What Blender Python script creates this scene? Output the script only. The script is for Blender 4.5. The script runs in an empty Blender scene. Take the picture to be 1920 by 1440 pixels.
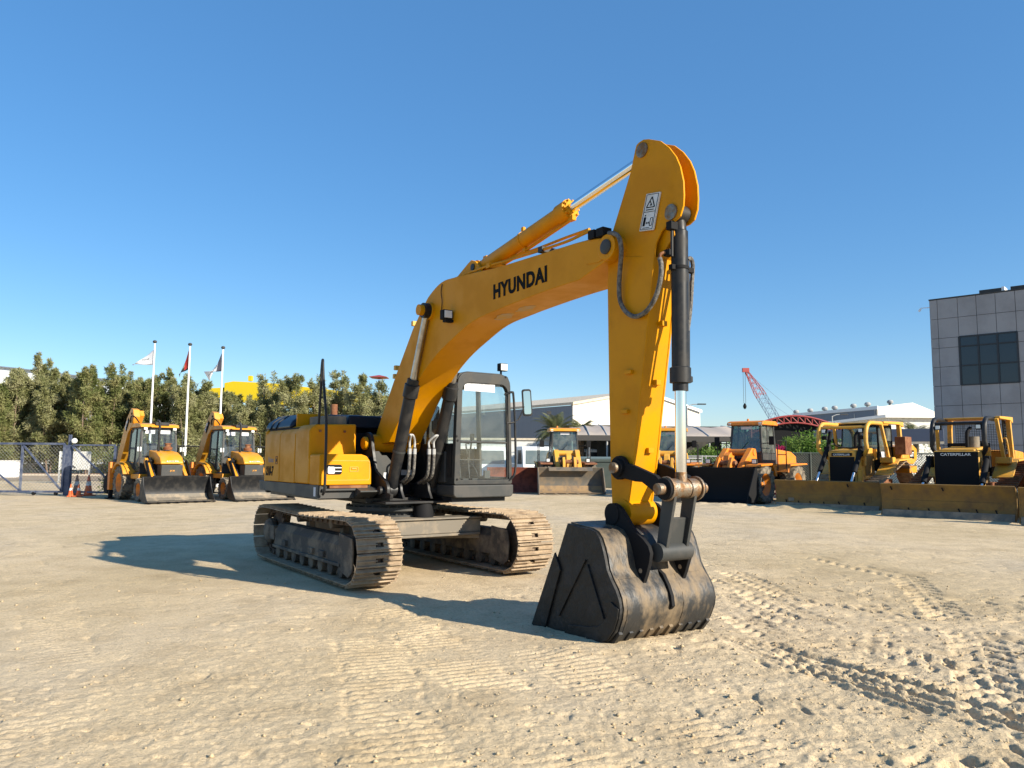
import bpy, math, random
import numpy as np
from mathutils import Vector, Matrix
R = math.radians
random.seed(7); rng = np.random.default_rng(11)
sc = bpy.context.scene; COL = sc.collection
# ------------------------------------------------------------ camera, world, sun, exposure
FPX, PITCH, ROLL, EYE = 1450., .098, .006, 1.62
cp_, sp_ = math.cos(PITCH), math.sin(PITCH)
FW = Vector((0, cp_, sp_)); UP0 = Vector((0, -sp_, cp_)); RT0 = Vector((1, 0, 0))
RT = RT0*math.cos(ROLL) + UP0*math.sin(ROLL); UP = -RT0*math.sin(ROLL) + UP0*math.cos(ROLL)
cd = bpy.data.cameras.new('camera'); cam = bpy.data.objects.new('camera', cd); COL.objects.link(cam)
M = Matrix((RT, UP, -FW)).transposed().to_4x4(); M.translation = (0, 0, EYE); cam.matrix_world = M
cd.sensor_width = 36; cd.lens = 36*FPX/1920; cd.clip_start = .1; cd.clip_end = 6000
sc.camera = cam
SUN_AZ, SUN_EL = R(-34), R(25.7)
sd = Vector((math.cos(SUN_AZ)*math.cos(SUN_EL), math.sin(SUN_AZ)*math.cos(SUN_EL), math.sin(SUN_EL)))
w = bpy.data.worlds.new('World'); sc.world = w; w.use_nodes = True
wn = w.node_tree; bg = wn.nodes['Background']; sky = wn.nodes.new('ShaderNodeTexSky')
sky.sky_type = 'NISHITA'; sky.sun_disc = False; sky.sun_elevation = SUN_EL
sky.sun_rotation = math.pi/2 - SUN_AZ
sky.air_density = 1.0; sky.dust_density = .12; sky.ozone_density = 2.2; sky.altitude = 0
hs_ = wn.nodes.new('ShaderNodeHueSaturation'); hs_.inputs['Saturation'].default_value = 1.32
sm_x = wn.nodes.new('ShaderNodeMix'); sm_x.data_type = 'RGBA'; sm_x.inputs[0].default_value = .42; sm_x.inputs[7].default_value = (.80, 1.85, 3.75, 1)
wn.links.new(sky.outputs[0], hs_.inputs['Color']); wn.links.new(hs_.outputs[0], sm_x.inputs[6]); wn.links.new(sm_x.outputs[2], bg.inputs[0]); bg.inputs[1].default_value = .105
sl = bpy.data.lights.new('sun', 'SUN'); sl.energy = 5.0; sl.angle = R(.5); sl.color = (1, .91, .76)
so = bpy.data.objects.new('sun', sl); COL.objects.link(so); so.rotation_euler = sd.to_track_quat('Z', 'Y').to_euler()
so.location = (20, -15, 20)
sc.view_settings.view_transform = 'Standard'; sc.view_settings.look = 'None'
sc.view_settings.exposure = .85; sc.view_settings.gamma = 1; sc.view_settings.use_curve_mapping = False
sc.cycles.max_bounces = 6; sc.cycles.transparent_max_bounces = 24; sc.cycles.use_denoising = True

# ------------------------------------------------------------ placing helpers (metres from sight lines)
def ray(px, py): return FW + RT*((px-960)/FPX) + UP*((720-py)/FPX)
def gr(px, py, z=0.):
    d = ray(px, py); return Vector((0, 0, EYE)) + d*((z-EYE)/d.z)
def at(px, py, Y):
    d = ray(px, py); return Vector((0, 0, EYE)) + d*(Y/d.y)
def pick(lst, n): return [lst[i] for i in n]

# ------------------------------------------------------------ materials
MATS = {}
def mat(name, col, rough=.5, metal=0., col2=None, nscale=3., namt=.5, lo=.45, hi=.62, bump=0., bscale=40., coat=0., spec=.5,
        emit=None, alpha=None, dust=None, dust_amt=.0, stretch=None, detail=6.):
    m = bpy.data.materials.new(name); m.use_nodes = True; nt = m.node_tree; b = nt.nodes['Principled BSDF']; L = nt.links
    b.inputs['Base Color'].default_value = (*col, 1); b.inputs['Roughness'].default_value = rough
    b.inputs['Metallic'].default_value = metal; b.inputs['Coat Weight'].default_value = coat
    b.inputs['Coat Roughness'].default_value = .15; b.inputs['Specular IOR Level'].default_value = spec
    tc = nt.nodes.new('ShaderNodeTexCoord'); src = tc.outputs['Object']
    if stretch:
        mp = nt.nodes.new('ShaderNodeMapping'); mp.inputs['Scale'].default_value = stretch; L.new(src, mp.inputs[0]); src = mp.outputs[0]
    if col2 is not None:
        n = nt.nodes.new('ShaderNodeTexNoise'); n.inputs['Scale'].default_value = nscale; n.inputs['Detail'].default_value = detail
        n.inputs['Roughness'].default_value = .62; L.new(src, n.inputs['Vector'])
        r = nt.nodes.new('ShaderNodeMapRange'); r.inputs[1].default_value = lo; r.inputs[2].default_value = hi; r.inputs[4].default_value = namt
        L.new(n.outputs[0], r.inputs[0]); mx = nt.nodes.new('ShaderNodeMix'); mx.data_type = 'RGBA'
        mx.inputs[6].default_value = (*col, 1); mx.inputs[7].default_value = (*col2, 1); L.new(r.outputs[0], mx.inputs[0])
        L.new(mx.outputs[2], b.inputs['Base Color'])
        rr = nt.nodes.new('ShaderNodeMapRange'); rr.inputs[3].default_value = rough; rr.inputs[4].default_value = min(1, rough+.3)
        L.new(r.outputs[0], rr.inputs[0]); L.new(rr.outputs[0], b.inputs['Roughness'])
    if bump:
        n2 = nt.nodes.new('ShaderNodeTexNoise'); n2.inputs['Scale'].default_value = bscale; n2.inputs['Detail'].default_value = 5
        L.new(src, n2.inputs['Vector'])
        bp = nt.nodes.new('ShaderNodeBump'); bp.inputs['Strength'].default_value = bump; bp.inputs['Distance'].default_value = .02
        L.new(n2.outputs[0], bp.inputs['Height']); L.new(bp.outputs[0], b.inputs['Normal'])
    if emit: b.inputs['Emission Color'].default_value = (*emit, 1); b.inputs['Emission Strength'].default_value = 1
    MATS[name] = m; return m
def glass(name, tint, refl=.12, dirt=.1, dirtc=(.55, .55, .5)):
    m = bpy.data.materials.new(name); m.use_nodes = True; nt = m.node_tree; L = nt.links; nt.nodes.remove(nt.nodes['Principled BSDF'])
    out = nt.nodes['Material Output']; tr = nt.nodes.new('ShaderNodeBsdfTransparent'); tr.inputs[0].default_value = (*tint, 1)
    gl = nt.nodes.new('ShaderNodeBsdfGlossy'); gl.inputs['Roughness'].default_value = .03
    fr = nt.nodes.new('ShaderNodeLayerWeight'); pw = nt.nodes.new('ShaderNodeMath'); pw.operation = 'POWER'; pw.inputs[1].default_value = 4.; L.new(fr.outputs['Facing'], pw.inputs[0])
    ad = nt.nodes.new('ShaderNodeMath'); ad.operation = 'MULTIPLY_ADD'; ad.inputs[1].default_value = .8; ad.inputs[2].default_value = .03+refl*.12; L.new(pw.outputs[0], ad.inputs[0])
    mx = nt.nodes.new('ShaderNodeMixShader'); L.new(ad.outputs[0], mx.inputs[0]); L.new(tr.outputs[0], mx.inputs[1]); L.new(gl.outputs[0], mx.inputs[2])
    df = nt.nodes.new('ShaderNodeBsdfDiffuse'); df.inputs[0].default_value = (*dirtc, 1)
    n = nt.nodes.new('ShaderNodeTexNoise'); n.inputs['Scale'].default_value = 4; n.inputs['Detail'].default_value = 8
    tc = nt.nodes.new('ShaderNodeTexCoord'); L.new(tc.outputs['Object'], n.inputs['Vector'])
    r = nt.nodes.new('ShaderNodeMapRange'); r.inputs[1].default_value = .35; r.inputs[2].default_value = .75; r.inputs[3].default_value = dirt*.5; r.inputs[4].default_value = dirt*2
    L.new(n.outputs[0], r.inputs[0]); m2 = nt.nodes.new('ShaderNodeMixShader'); L.new(r.outputs[0], m2.inputs[0]); L.new(mx.outputs[0], m2.inputs[1]); L.new(df.outputs[0], m2.inputs[2])
    L.new(m2.outputs[0], out.inputs[0]); MATS[name] = m; return m

YEL = mat('machine_yellow', (.60, .25, .0), .45, col2=(.47, .19, .012), nscale=2.2, namt=.5, bump=.12, bscale=2.5, coat=.0, spec=.14)
YEL2 = mat('loader_yellow', (.64, .26, .005), .45, col2=(.5, .25, .06), nscale=4, namt=.5, coat=.15)
YELD = mat('worn_yellow', (.22, .12, .018), .6, col2=(.12, .075, .035), nscale=2.6, namt=.8, lo=.4, hi=.68, bump=.2)
YELB = mat('bulldozer_yellow', (.66, .33, .035), .5, col2=(.40, .24, .07), nscale=3.5, namt=.7)
ORA = mat('loader_orange', (.70, .21, .010), .45, col2=(.4, .16, .05), nscale=5, namt=.6)
RUST = mat('rusty_brown', (.16, .055, .02), .8, col2=(.30, .15, .07), nscale=6, namt=.7)
REDR = mat('red_rust_steel', (.20, .045, .02), .7, col2=(.10, .03, .02), nscale=3, namt=.8)
BLK = mat('black_paint', (.012, .013, .015), .42, col2=(.045, .04, .034), nscale=5, namt=.5, spec=.3)
BLKM = mat('matte_black', (.009, .009, .010), .75, spec=.2)
DGR = mat('dark_grey_paint', (.042, .044, .043), .5, col2=(.09, .08, .07), nscale=3, namt=.5, spec=.3)
NAVY = mat('hood_black', (.010, .014, .026), .42, spec=.3)
CABG = mat('cab_grey', (.026, .028, .028), .5, col2=(.08, .07, .055), nscale=5, namt=.45, spec=.3)
BKT = mat('bucket_steel', (.036, .036, .036), .46, metal=.35, col2=(.22, .16, .095), nscale=3.2, namt=.85, lo=.46, hi=.64, bump=.5, bscale=9, stretch=(1, 1.45, 1), detail=9)
BKTD = mat('bucket_side_black', (.012, .012, .012), .5, spec=.3, col2=(.05, .045, .04), nscale=7, namt=.7, lo=.52, hi=.66, bump=1., bscale=6)
CHR = mat('chrome', (.82, .81, .80), .1, metal=1.)
CHRD = mat('dull_chrome', (.5, .49, .46), .28, metal=1., col2=(.3, .24, .16), nscale=8, namt=.5)
GREASE = mat('greasy_steel', (.26, .22, .17), .4, metal=.7, col2=(.22, .11, .04), nscale=14, namt=.9, lo=.4, hi=.6, bump=.3, bscale=60)
SHOE = mat('dusty_track_steel', (.38, .285, .185), .8, col2=(.20, .14, .09), nscale=7, namt=.8, lo=.4, hi=.66, bump=.4, bscale=60)
UND = mat('undercarriage', (.062, .052, .042), .8, col2=(.30, .23, .155), nscale=4, namt=.55, bump=.3)
CHAIN = mat('chain_steel', (.07, .045, .03), .8, col2=(.2, .14, .09), nscale=9, namt=.6)
FRM = mat('dusty_frame', (.15, .13, .10), .7, col2=(.36, .28, .19), nscale=2.5, namt=.7)
RUB = mat('rubber', (.024, .024, .024), .8, col2=(.12, .105, .085), nscale=9, namt=.5)
TYRE = mat('dusty_tyre', (.035, .033, .03), .85, col2=(.30, .25, .18), nscale=6, namt=.8, lo=.35, hi=.6)
HOSE = mat('hose_sleeve', (.05, .048, .045), .6, col2=(.22, .20, .17), nscale=30, namt=.8, lo=.4, hi=.6, bump=.5, bscale=120)
WHT = mat('white_paint', (.78, .78, .76), .5)
WHTD = mat('dusty_white', (.66, .66, .63), .6, col2=(.5, .47, .4), nscale=3, namt=.5)
PAPER = mat('paper', (.58, .59, .62), .7)
INK = mat('black_lettering', (.006, .006, .007), .7, spec=.1)
INKG = mat('grey_lettering', (.16, .17, .21), .6)
SIL = mat('silver_lettering', (.62, .62, .60), .4)
LENS = mat('lamp_lens', (.7, .72, .7), .12, spec=1.)
GREY = mat('light_grey', (.35, .35, .34), .5)
SEAT = mat('seat_fabric', (.04, .042, .045), .8)
GL = glass('cab_glass', (.92, .96, .97), .05, .025)
GLG = glass('green_glass', (.50, .62, .56), .5, .10)
GLD = glass('dark_glass', (.30, .36, .36), .6, .10)
MIR = mat('mirror_glass', (.6, .62, .6), .05, metal=1.)
LBK = mat('worn_bucket', (.10, .088, .07), .6, metal=.1, col2=(.20, .145, .09), nscale=2.5, namt=.8, bump=.2)
STAIN = mat('soil_stained_steel', (.27, .175, .085), .8, col2=(.16, .12, .085), nscale=3, namt=.9)
ORC = mat('cone_orange', (.72, .12, .02), .6, col2=(.5, .2, .1), nscale=6, namt=.6)
BLU = mat('gate_blue', (.05, .065, .115), .5, col2=(.18, .20, .24), nscale=3, namt=.6)
MESHW = mat('galvanised_wire', (.30, .30, .28), .5, metal=.5)
GRN = mat('container_green', (.055, .075, .065), .6, col2=(.09, .10, .085), nscale=2, namt=.5)
REDP = mat('red_paint', (.32, .05, .045), .5)
MAG = mat('magenta_flowers', (.55, .02, .12), .8)
CRY = mat('crane_yellow', (.62, .45, .005), .5)
BLUE = mat('lattice_blue', (.16, .24, .34), .6)
CANV = mat('canopy_fabric', (.36, .31, .27), .8, col2=(.30, .26, .22), nscale=1, namt=.5)

# ------------------------------------------------------------ mesh helpers
class MB:
    def __init__(s): s.v = []; s.f = []
    def add(s, vs, fs):
        n = len(s.v); s.v += [tuple(v) for v in vs]; s.f += [tuple(i+n for i in f) for f in fs]; return s
    def box(s, c, d, rot=None, taper=None):
        hx, hy, hz = d[0]/2, d[1]/2, d[2]/2
        vs = [Vector((x*hx, y*hy, z*hz)) for z in (-1, 1) for x, y in ((-1, -1), (1, -1), (1, 1), (-1, 1))]
        if taper:
            for v in vs[4:]: v.x *= taper[0]; v.y *= taper[1]
        if rot is not None: vs = [rot @ v for v in vs]
        vs = [v+Vector(c) for v in vs]
        return s.add(vs, [(3, 2, 1, 0), (4, 5, 6, 7), (0, 1, 5, 4), (1, 2, 6, 5), (2, 3, 7, 6), (3, 0, 4, 7)])
    def bb(s, x0, x1, y0, y1, z0, z1): return s.box(((x0+x1)/2, (y0+y1)/2, (z0+z1)/2), (abs(x1-x0), abs(y1-y0), abs(z1-z0)))
    def bar(s, a, b, wd, ht, up=(0, 0, 1)):
        a, b = Vector(a), Vector(b); d = (b-a); L = d.length; d.normalize(); u = Vector(up)
        if abs(d.dot(u)) > .99: u = Vector((1, 0, 0))
        sx = d.cross(u).normalized(); uz = sx.cross(d)
        return s.box((a+b)/2, (L, wd, ht), Matrix((d, -sx, uz)).transposed())
    def tube(s, pts, r, n=8, cap=True):
        pts = [Vector(p) for p in pts]; rs = r if isinstance(r, (list, tuple)) else [r]*len(pts); rings = []
        t0 = (pts[1]-pts[0]).normalized(); u = t0.orthogonal().normalized()
        for i, p in enumerate(pts):
            t = (pts[min(i+1, len(pts)-1)]-pts[max(i-1, 0)]).normalized()
            u = (u - t*u.dot(t)); u = u.normalized() if u.length > 1e-6 else t.orthogonal().normalized()
            v = t.cross(u); rings.append([p+(u*math.cos(2*math.pi*k/n)+v*math.sin(2*math.pi*k/n))*rs[i] for k in range(n)])
        vs = [q for g in rings for q in g]; fs = []
        for i in range(len(pts)-1):
            for k in range(n): fs.append((i*n+k, i*n+(k+1) % n, (i+1)*n+(k+1) % n, (i+1)*n+k))
        if cap: fs.append(tuple(range(n-1, -1, -1))); fs.append(tuple((len(pts)-1)*n+k for k in range(n)))
        return s.add(vs, fs)
    def cyl(s, a, b, r0, r1=None, n=24): return s.tube([a, b], [r0, r1 if r1 is not None else r0], n)
    def lathe(s, prof, o, ax=(0, 1, 0), n=28):
        # prof: list of (radius, along); closed ends
        ax = Vector(ax).normalized(); o = Vector(o); u = ax.orthogonal().normalized(); v = ax.cross(u)
        vs = []; m = len(prof)
        for r_, h in prof:
            for k in range(n): a = 2*math.pi*k/n; vs.append(o+ax*h+(u*math.cos(a)+v*math.sin(a))*r_)
        fs = [(i*n+k, i*n+(k+1) % n, (i+1)*n+(k+1) % n, (i+1)*n+k) for i in range(m-1) for k in range(n)]
        fs.append(tuple(range(n-1, -1, -1))); fs.append(tuple((m-1)*n+k for k in range(n)))
        return s.add(vs, fs)
    def prism(s, out, y0, y1, plane='xz'):
        # outline of (a, b[, half width]); y0/y1 numbers, or None to use +-w per vertex
        n = len(out)
        def P(o, y): return (o[0], y, o[1]) if plane == 'xz' else ((y, o[0], o[1]) if plane == 'yz' else (o[0], o[1], y))
        A = [P(o, y0 if y0 is not None else -o[2]) for o in out]; B = [P(o, y1 if y1 is not None else o[2]) for o in out]
        return s.add(A+B, [tuple(range(n)), tuple(range(2*n-1, n-1, -1))]+[((i+1) % n, i, n+i, n+(i+1) % n) for i in range(n)])
    def ring(s, outer, inner, x0, x1, plane='yz'):
        n = len(outer)
        def P(o, y): return (o[0], y, o[1]) if plane == 'xz' else (y, o[0], o[1])
        vs = [P(o, x0) for o in outer]+[P(o, x0) for o in inner]+[P(o, x1) for o in outer]+[P(o, x1) for o in inner]; fs = []
        for i in range(n):
            j = (i+1) % n
            fs += [(i, j, n+j, n+i), (2*n+j, 2*n+i, 3*n+i, 3*n+j), (j, i, 2*n+i, 2*n+j), (n+i, n+j, 3*n+j, 3*n+i)]
        return s.add(vs, fs)
    def sheet(s, prof, y0, y1, th, closed=False):
        # a plate bent along prof (x,z), thickness th
        n = len(prof); pr = [Vector((p[0], p[1])) for p in prof]; off = []
        for i in range(n):
            t = (pr[min(i+1, n-1)]-pr[max(i-1, 0)]).normalized(); off.append(pr[i]+Vector((-t.y, t.x))*th)
        return s.prism([tuple(p) for p in pr]+[tuple(p) for p in reversed(off)], y0, y1)
    def build(s, name, m, parent=None, bevel=0., smooth=38, seg=2):
        me = bpy.data.meshes.new(name); me.from_pydata(s.v, [], s.f); me.validate(); 
        o = bpy.data.objects.new(name, me); COL.objects.link(o); me.materials.append(m)
        bm_fix(me)
        if smooth: me.shade_smooth(); me.set_sharp_from_angle(angle=R(smooth))
        if bevel:
            b = o.modifiers.new('bevel', 'BEVEL'); b.width = bevel; b.segments = seg; b.limit_method = 'ANGLE'; b.angle_limit = R(35); b.harden_normals = True
        if parent is not None: o.parent = parent
        return o
import bmesh
def bm_fix(me):
    bm = bmesh.new(); bm.from_mesh(me); bmesh.ops.recalc_face_normals(bm, faces=bm.faces); bm.to_mesh(me); bm.free()
def tag(o, label=None, cat=None, group=None, kind=None):
    if label: o['label'] = label
    if cat: o['category'] = cat
    if group: o['group'] = group
    if kind: o['kind'] = kind
    return o
def empty(name, loc=(0, 0, 0), rz=0., label=None, cat=None, group=None):
    o = bpy.data.objects.new(name, None); o.empty_display_size = .3; COL.objects.link(o); o.location = loc; o.rotation_euler = (0, 0, rz)
    return tag(o, label, cat, group)
def copy_tree(o, parent=None):
    c = o.copy(); COL.objects.link(c)
    if parent is not None: c.parent = parent
    for ch in list(o.children): copy_tree(ch, c)
    return c
def text(name, body, m, parent, origin, xdir, ydir, width=None, height=1., bold=.0, th=.004, shear=0., spacing=1.):
    # lettering laid on a surface: origin bottom-left, xdir along the line, ydir up the letters
    cu = bpy.data.curves.new(name, 'FONT'); cu.body = body; cu.extrude = .001; cu.offset = bold; cu.resolution_u = 3; cu.shear = shear; cu.space_character = spacing
    t = bpy.data.objects.new(name, cu); COL.objects.link(t); me = bpy.data.meshes.new_from_object(t)
    bpy.data.objects.remove(t); bpy.data.curves.remove(cu); me.name = name
    co = np.empty(len(me.vertices)*3); me.vertices.foreach_get('co', co); co = co.reshape(-1, 3)
    mn, mx = co.min(0), co.max(0); X = Vector(xdir).normalized(); Y = Vector(ydir).normalized(); Z = X.cross(Y).normalized(); O = Vector(origin)
    sy = height/(mx[1]-mn[1]); sx = width/(mx[0]-mn[0]) if width else sy
    for v in me.vertices:
        c = v.co; v.co = O+X*((c.x-mn[0])*sx)+Y*((c.y-mn[1])*sy)+Z*(th if c.z > 0 else -.002)
    me.materials.clear(); me.materials.append(m); o = bpy.data.objects.new(name, me); COL.objects.link(o); o.parent = parent; return o
def arc(c, r, a0, a1, n): return [(c[0]+r*math.cos(R(a0+(a1-a0)*i/n)), c[1]+r*math.sin(R(a0+(a1-a0)*i/n))) for i in range(n+1)]
def rrect(x0, x1, z0, z1, r, n=4):
    o = []
    for cx, cz, a in ((x1-r, z1-r, 0), (x0+r, z1-r, 90), (x0+r, z0+r, 180), (x1-r, z0+r, 270)): o += arc((cx, cz), r, a, a+90, n)
    return o
def catmull(pts, k=6):
    P = [Vector(p) for p in pts]; P = [P[0]*2-P[1]]+P+[P[-1]*2-P[-2]]; out = []
    for i in range(1, len(P)-2):
        for j in range(k):
            t = j/k; a, b, c, d = P[i-1:i+3]
            out.append(.5*((2*b)+(c-a)*t+(2*a-5*b+4*c-d)*t*t+(3*b-a-3*c+d)*t**3))
    out.append(P[-2]); return out
# ------------------------------------------------------------ ground
def vnoise(x, y, seed=0):
    xi = np.floor(x).astype(np.int64); yi = np.floor(y).astype(np.int64); fx = x-xi; fy = y-yi
    fx = fx*fx*(3-2*fx); fy = fy*fy*(3-2*fy)
    def h(a, b):
        n = (a*374761393+b*668265263+seed*982451653) & 0xffffffff; n = ((n ^ (n >> 13))*1274126177) & 0xffffffff
        return ((n ^ (n >> 16)) & 0xffff)/65535.
    return (h(xi, yi)*(1-fx)+h(xi+1, yi)*fx)*(1-fy)+(h(xi, yi+1)*(1-fx)+h(xi+1, yi+1)*fx)*fy
def sm(a, b, x): t = np.clip((x-a)/(b-a), 0, 1); return t*t*(3-2*t)
def band(x, y, P, width, soft=.05):
    # distance along / across a polyline, and a mask
    best = np.full(x.shape, 1e9); al = np.zeros(x.shape); ac = np.zeros(x.shape); base = 0
    for (x0, y0), (x1, y1) in zip(P[:-1], P[1:]):
        L = math.hypot(x1-x0, y1-y0); dx, dy = (x1-x0)/L, (y1-y0)/L
        t = (x-x0)*dx+(y-y0)*dy; c = (x-x0)*-dy+(y-y0)*dx; tc = np.clip(t, 0, L); d = np.hypot(t-tc, c)
        m = d < best; best = np.where(m, d, best); al = np.where(m, base+t, al); ac = np.where(m, c, ac); base += L
    return al, ac, 1-sm(width/2-soft, width/2+soft, best)
def G2(px, py): p = gr(px, py); return (p.x, p.y)
def height(x, y):
    r = np.hypot(x, y); near = 1-sm(38, 60, r)
    h = .05*(vnoise(x/5, y/5, 1)-.5)+.03*(vnoise(x/1.7+.3, y/1.7, 2)-.5)
    rough = .32+.62*sm(-.5, 1.9, x-.15*(y-5)+.8*(vnoise(x/1.5, y/1.5, 9)-.5))*sm(16, 9, y)+.35*sm(.55, .75, vnoise(x/2.3, y/2.3, 12))
    q = vnoise(x/.42, y/.30, 3); h += .009*(q-.5)*rough
    h += .010*(vnoise(x/.15, y/.10, 4)-.5)*rough+.008*np.abs(vnoise(x/.22, y/.2, 61)-.5)*rough
    d = vnoise(x/.075, y/.06, 5); h += .013*(d-.5)*rough*(1-sm(8, 14, r))+.014*(vnoise(x/.035, y/.03, 15)-.5)*(rough*.8+.2)*(1-sm(6, 10, r))+.016*np.clip(d-.72, 0, 1)*rough
    # small dug pits with sharp rims
    c = vnoise(x/.12+7, y/.10, 6); h -= .022*sm(.80, .93, c)*rough
    c = vnoise(x/.23+7, y/.19, 16); h -= .02*sm(.84, .95, c)*np.clip(rough-.5, 0, 1)
    # crawler prints: cross ridges
    for P, wd, pitch, dp in ((CR1, .6, .10, .014), (CR2, .6, .10, .017), (CR3, .62, .10, .016), (CR4, .6, .095, .007), (CR5, .6, .1, .016)):
        al, ac, m = band(x, y, P, wd, .12); fade = sm(.25, .5, vnoise(x/.6, y/.6, 21+int(wd*10)))
        ph = al/pitch+.25*np.sin(ac*4)+.3*(vnoise(x/.3, y/.3, 8)-.5)
        h += m*fade*(dp*1.25*(sm(.1, .45, np.abs((ph % 1)-.5)*2)-.5)-.004)
        h -= .016*(1-sm(.0, .05, np.abs(np.abs(ac)-wd/2+.03)))*fade*m*sm(.45, .7, vnoise(al/.09, ac/.5, 77))
        
    # wheel prints: chevron blocks
    for P, wd, pitch in ((W1, .42, .22), (W2, .42, .22), (W3, .40, .2), (W4, .45, .24), (W5, .42, .22)):
        al, ac, m = band(x, y, P, wd, .03); fade = sm(.2, .45, vnoise(x/.8, y/.8, 31))
        ph = (al+np.abs(ac)*.9)/pitch+.5*(ac > 0)
        blk = sm(.5, .62, (ph % 1))*sm(1., .9, ph % 1)
        h += m*fade*(-.026*blk*sm(.02, .05, np.abs(ac))-.004)
        h += .010*np.exp(-((np.abs(ac)-wd/2-.0)/.03)**2)*fade*(m > .001)*vnoise(al/.1, ac/.1, 99)
    # long scrapes dragged away from the bucket
    for k in range(9):
        P = [(S0[0]+.07*k, S0[1]-.03*k), (S1[0]+.13*k, S1[1]-.10*k+.15*math.sin(k*2.1))]
        al, ac, m = band(x, y, P, .07, .03); h += m*(-.022+.012*math.sin(k*3.3))+.014*np.exp(-((ac-.07)/.03)**2)*(m > .0)
    # loose sand shoved up round the tracks and the bucket
    for cx, cy, rr, a in MOUNDS: h += a*np.exp(-((x-cx)**2+(y-cy)**2)/rr**2)*(.6+.8*vnoise(x/.12, y/.12, 41))
    # flatter where the crawlers stand
    dx, dy = x-EXC.x, y-EXC.y; fx = dx*math.sin(EA)-dy*math.cos(EA); lx = dx*math.cos(EA)+dy*math.sin(EA)
    st = (1-sm(2.2, 2.7, np.abs(fx)))*(1-sm(1.6, 2.0, np.abs(lx))); h = h*(1-.8*st)-.01*st
    # low heaps in front of the dozers
    lip = np.exp(-((y-(27.5-.62*(x-9.)))/.9)**2)*sm(5.5, 8, x)*sm(20, 16, x); h += .14*lip*vnoise(x/.8, y/.5, 51)+.07*lip*(vnoise(x/.2, y/.2, 52)-.5)
    return h*near
EXC = Vector((-1.84, 12.08, 0)); EA = .60
CR1 = [G2(830, 1700), G2(760, 1440), G2(720, 1290), G2(690, 1210)]
CR2 = [G2(1240, 1700), G2(1090, 1440), G2(930, 1300), G2(800, 1195), G2(720, 1150)]
CR3 = [G2(1700, 1640), G2(1290, 1380), G2(1030, 1225)]
CR4 = [G2(60, 1440), G2(110, 1240), G2(90, 1120), G2(30, 1040)]
CR5 = [G2(1750, 1300), G2(1380, 1170), G2(1100, 1090)]
W1 = [G2(1920, 1560), G2(1620, 1300), G2(1380, 1150), G2(1330, 1090)]
W2 = [G2(2100, 1330), G2(1780, 1235), G2(1500, 1150), G2(1350, 1085)]
W3 = [G2(2100, 1180), G2(1750, 1155), G2(1480, 1115), G2(1340, 1060)]
W4 = [G2(1760, 1700), G2(1880, 1380), G2(1830, 1200), G2(1700, 1080), G2(1500, 1040)]
W5 = [G2(2100, 1420), G2(1900, 1290), G2(1600, 1200), G2(1400, 1130)]
S0, S1 = G2(1330, 1195), G2(1700, 1330)
MOUNDS = [(*G2(770, 1098), .22, .05), (*G2(735, 1122), .3, .035), (*G2(1035, 1080), .25, .05), (*G2(1320, 1200), .3, .05), (*G2(1090, 1222), .25, .03), (*G2(1210, 1212), .22, .035)]
angs = np.concatenate([np.linspace(-180, -48, 34)[:-1], np.linspace(-48, 48, 800), np.linspace(48, 180, 34)[1:-1]])*math.pi/180
rads = np.concatenate([np.geomspace(.3, 2.6, 30)[:-1], np.geomspace(2.6, 16, 560)[:-1], np.geomspace(16, 60, 260)[:-1], np.geomspace(60, 5000, 40)])
na, nr = len(angs), len(rads)
AA, RR = np.meshgrid(angs, rads); X = RR*np.sin(AA); Y = RR*np.cos(AA); Z = height(X, Y)
co = np.stack([X, Y, Z], -1).reshape(-1, 3); co = np.vstack([co, [[0, 0, 0]]])
i, j = np.meshgrid(np.arange(nr-1), np.arange(na), indexing='ij'); j2 = (j+1) % na
quads = np.stack([i*na+j, (i+1)*na+j, (i+1)*na+j2, i*na+j2], -1).reshape(-1, 4)[:, ::-1]
me = bpy.data.meshes.new('ground'); nq = len(quads); tri = np.array([(k, (k+1) % na, nr*na) for k in range(na)])
me.vertices.add(len(co)); me.vertices.foreach_set('co', co.ravel()); me.loops.add(nq*4+na*3)
me.loops.foreach_set('vertex_index', np.concatenate([quads.ravel(), tri.ravel()])); me.polygons.add(nq+na)
me.polygons.foreach_set('loop_start', np.concatenate([np.arange(nq)*4, nq*4+np.arange(na)*3]))
me.update(calc_edges=True); me.shade_smooth()
gob = bpy.data.objects.new('ground', me); COL.objects.link(gob); tag(gob, kind='structure')
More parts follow.
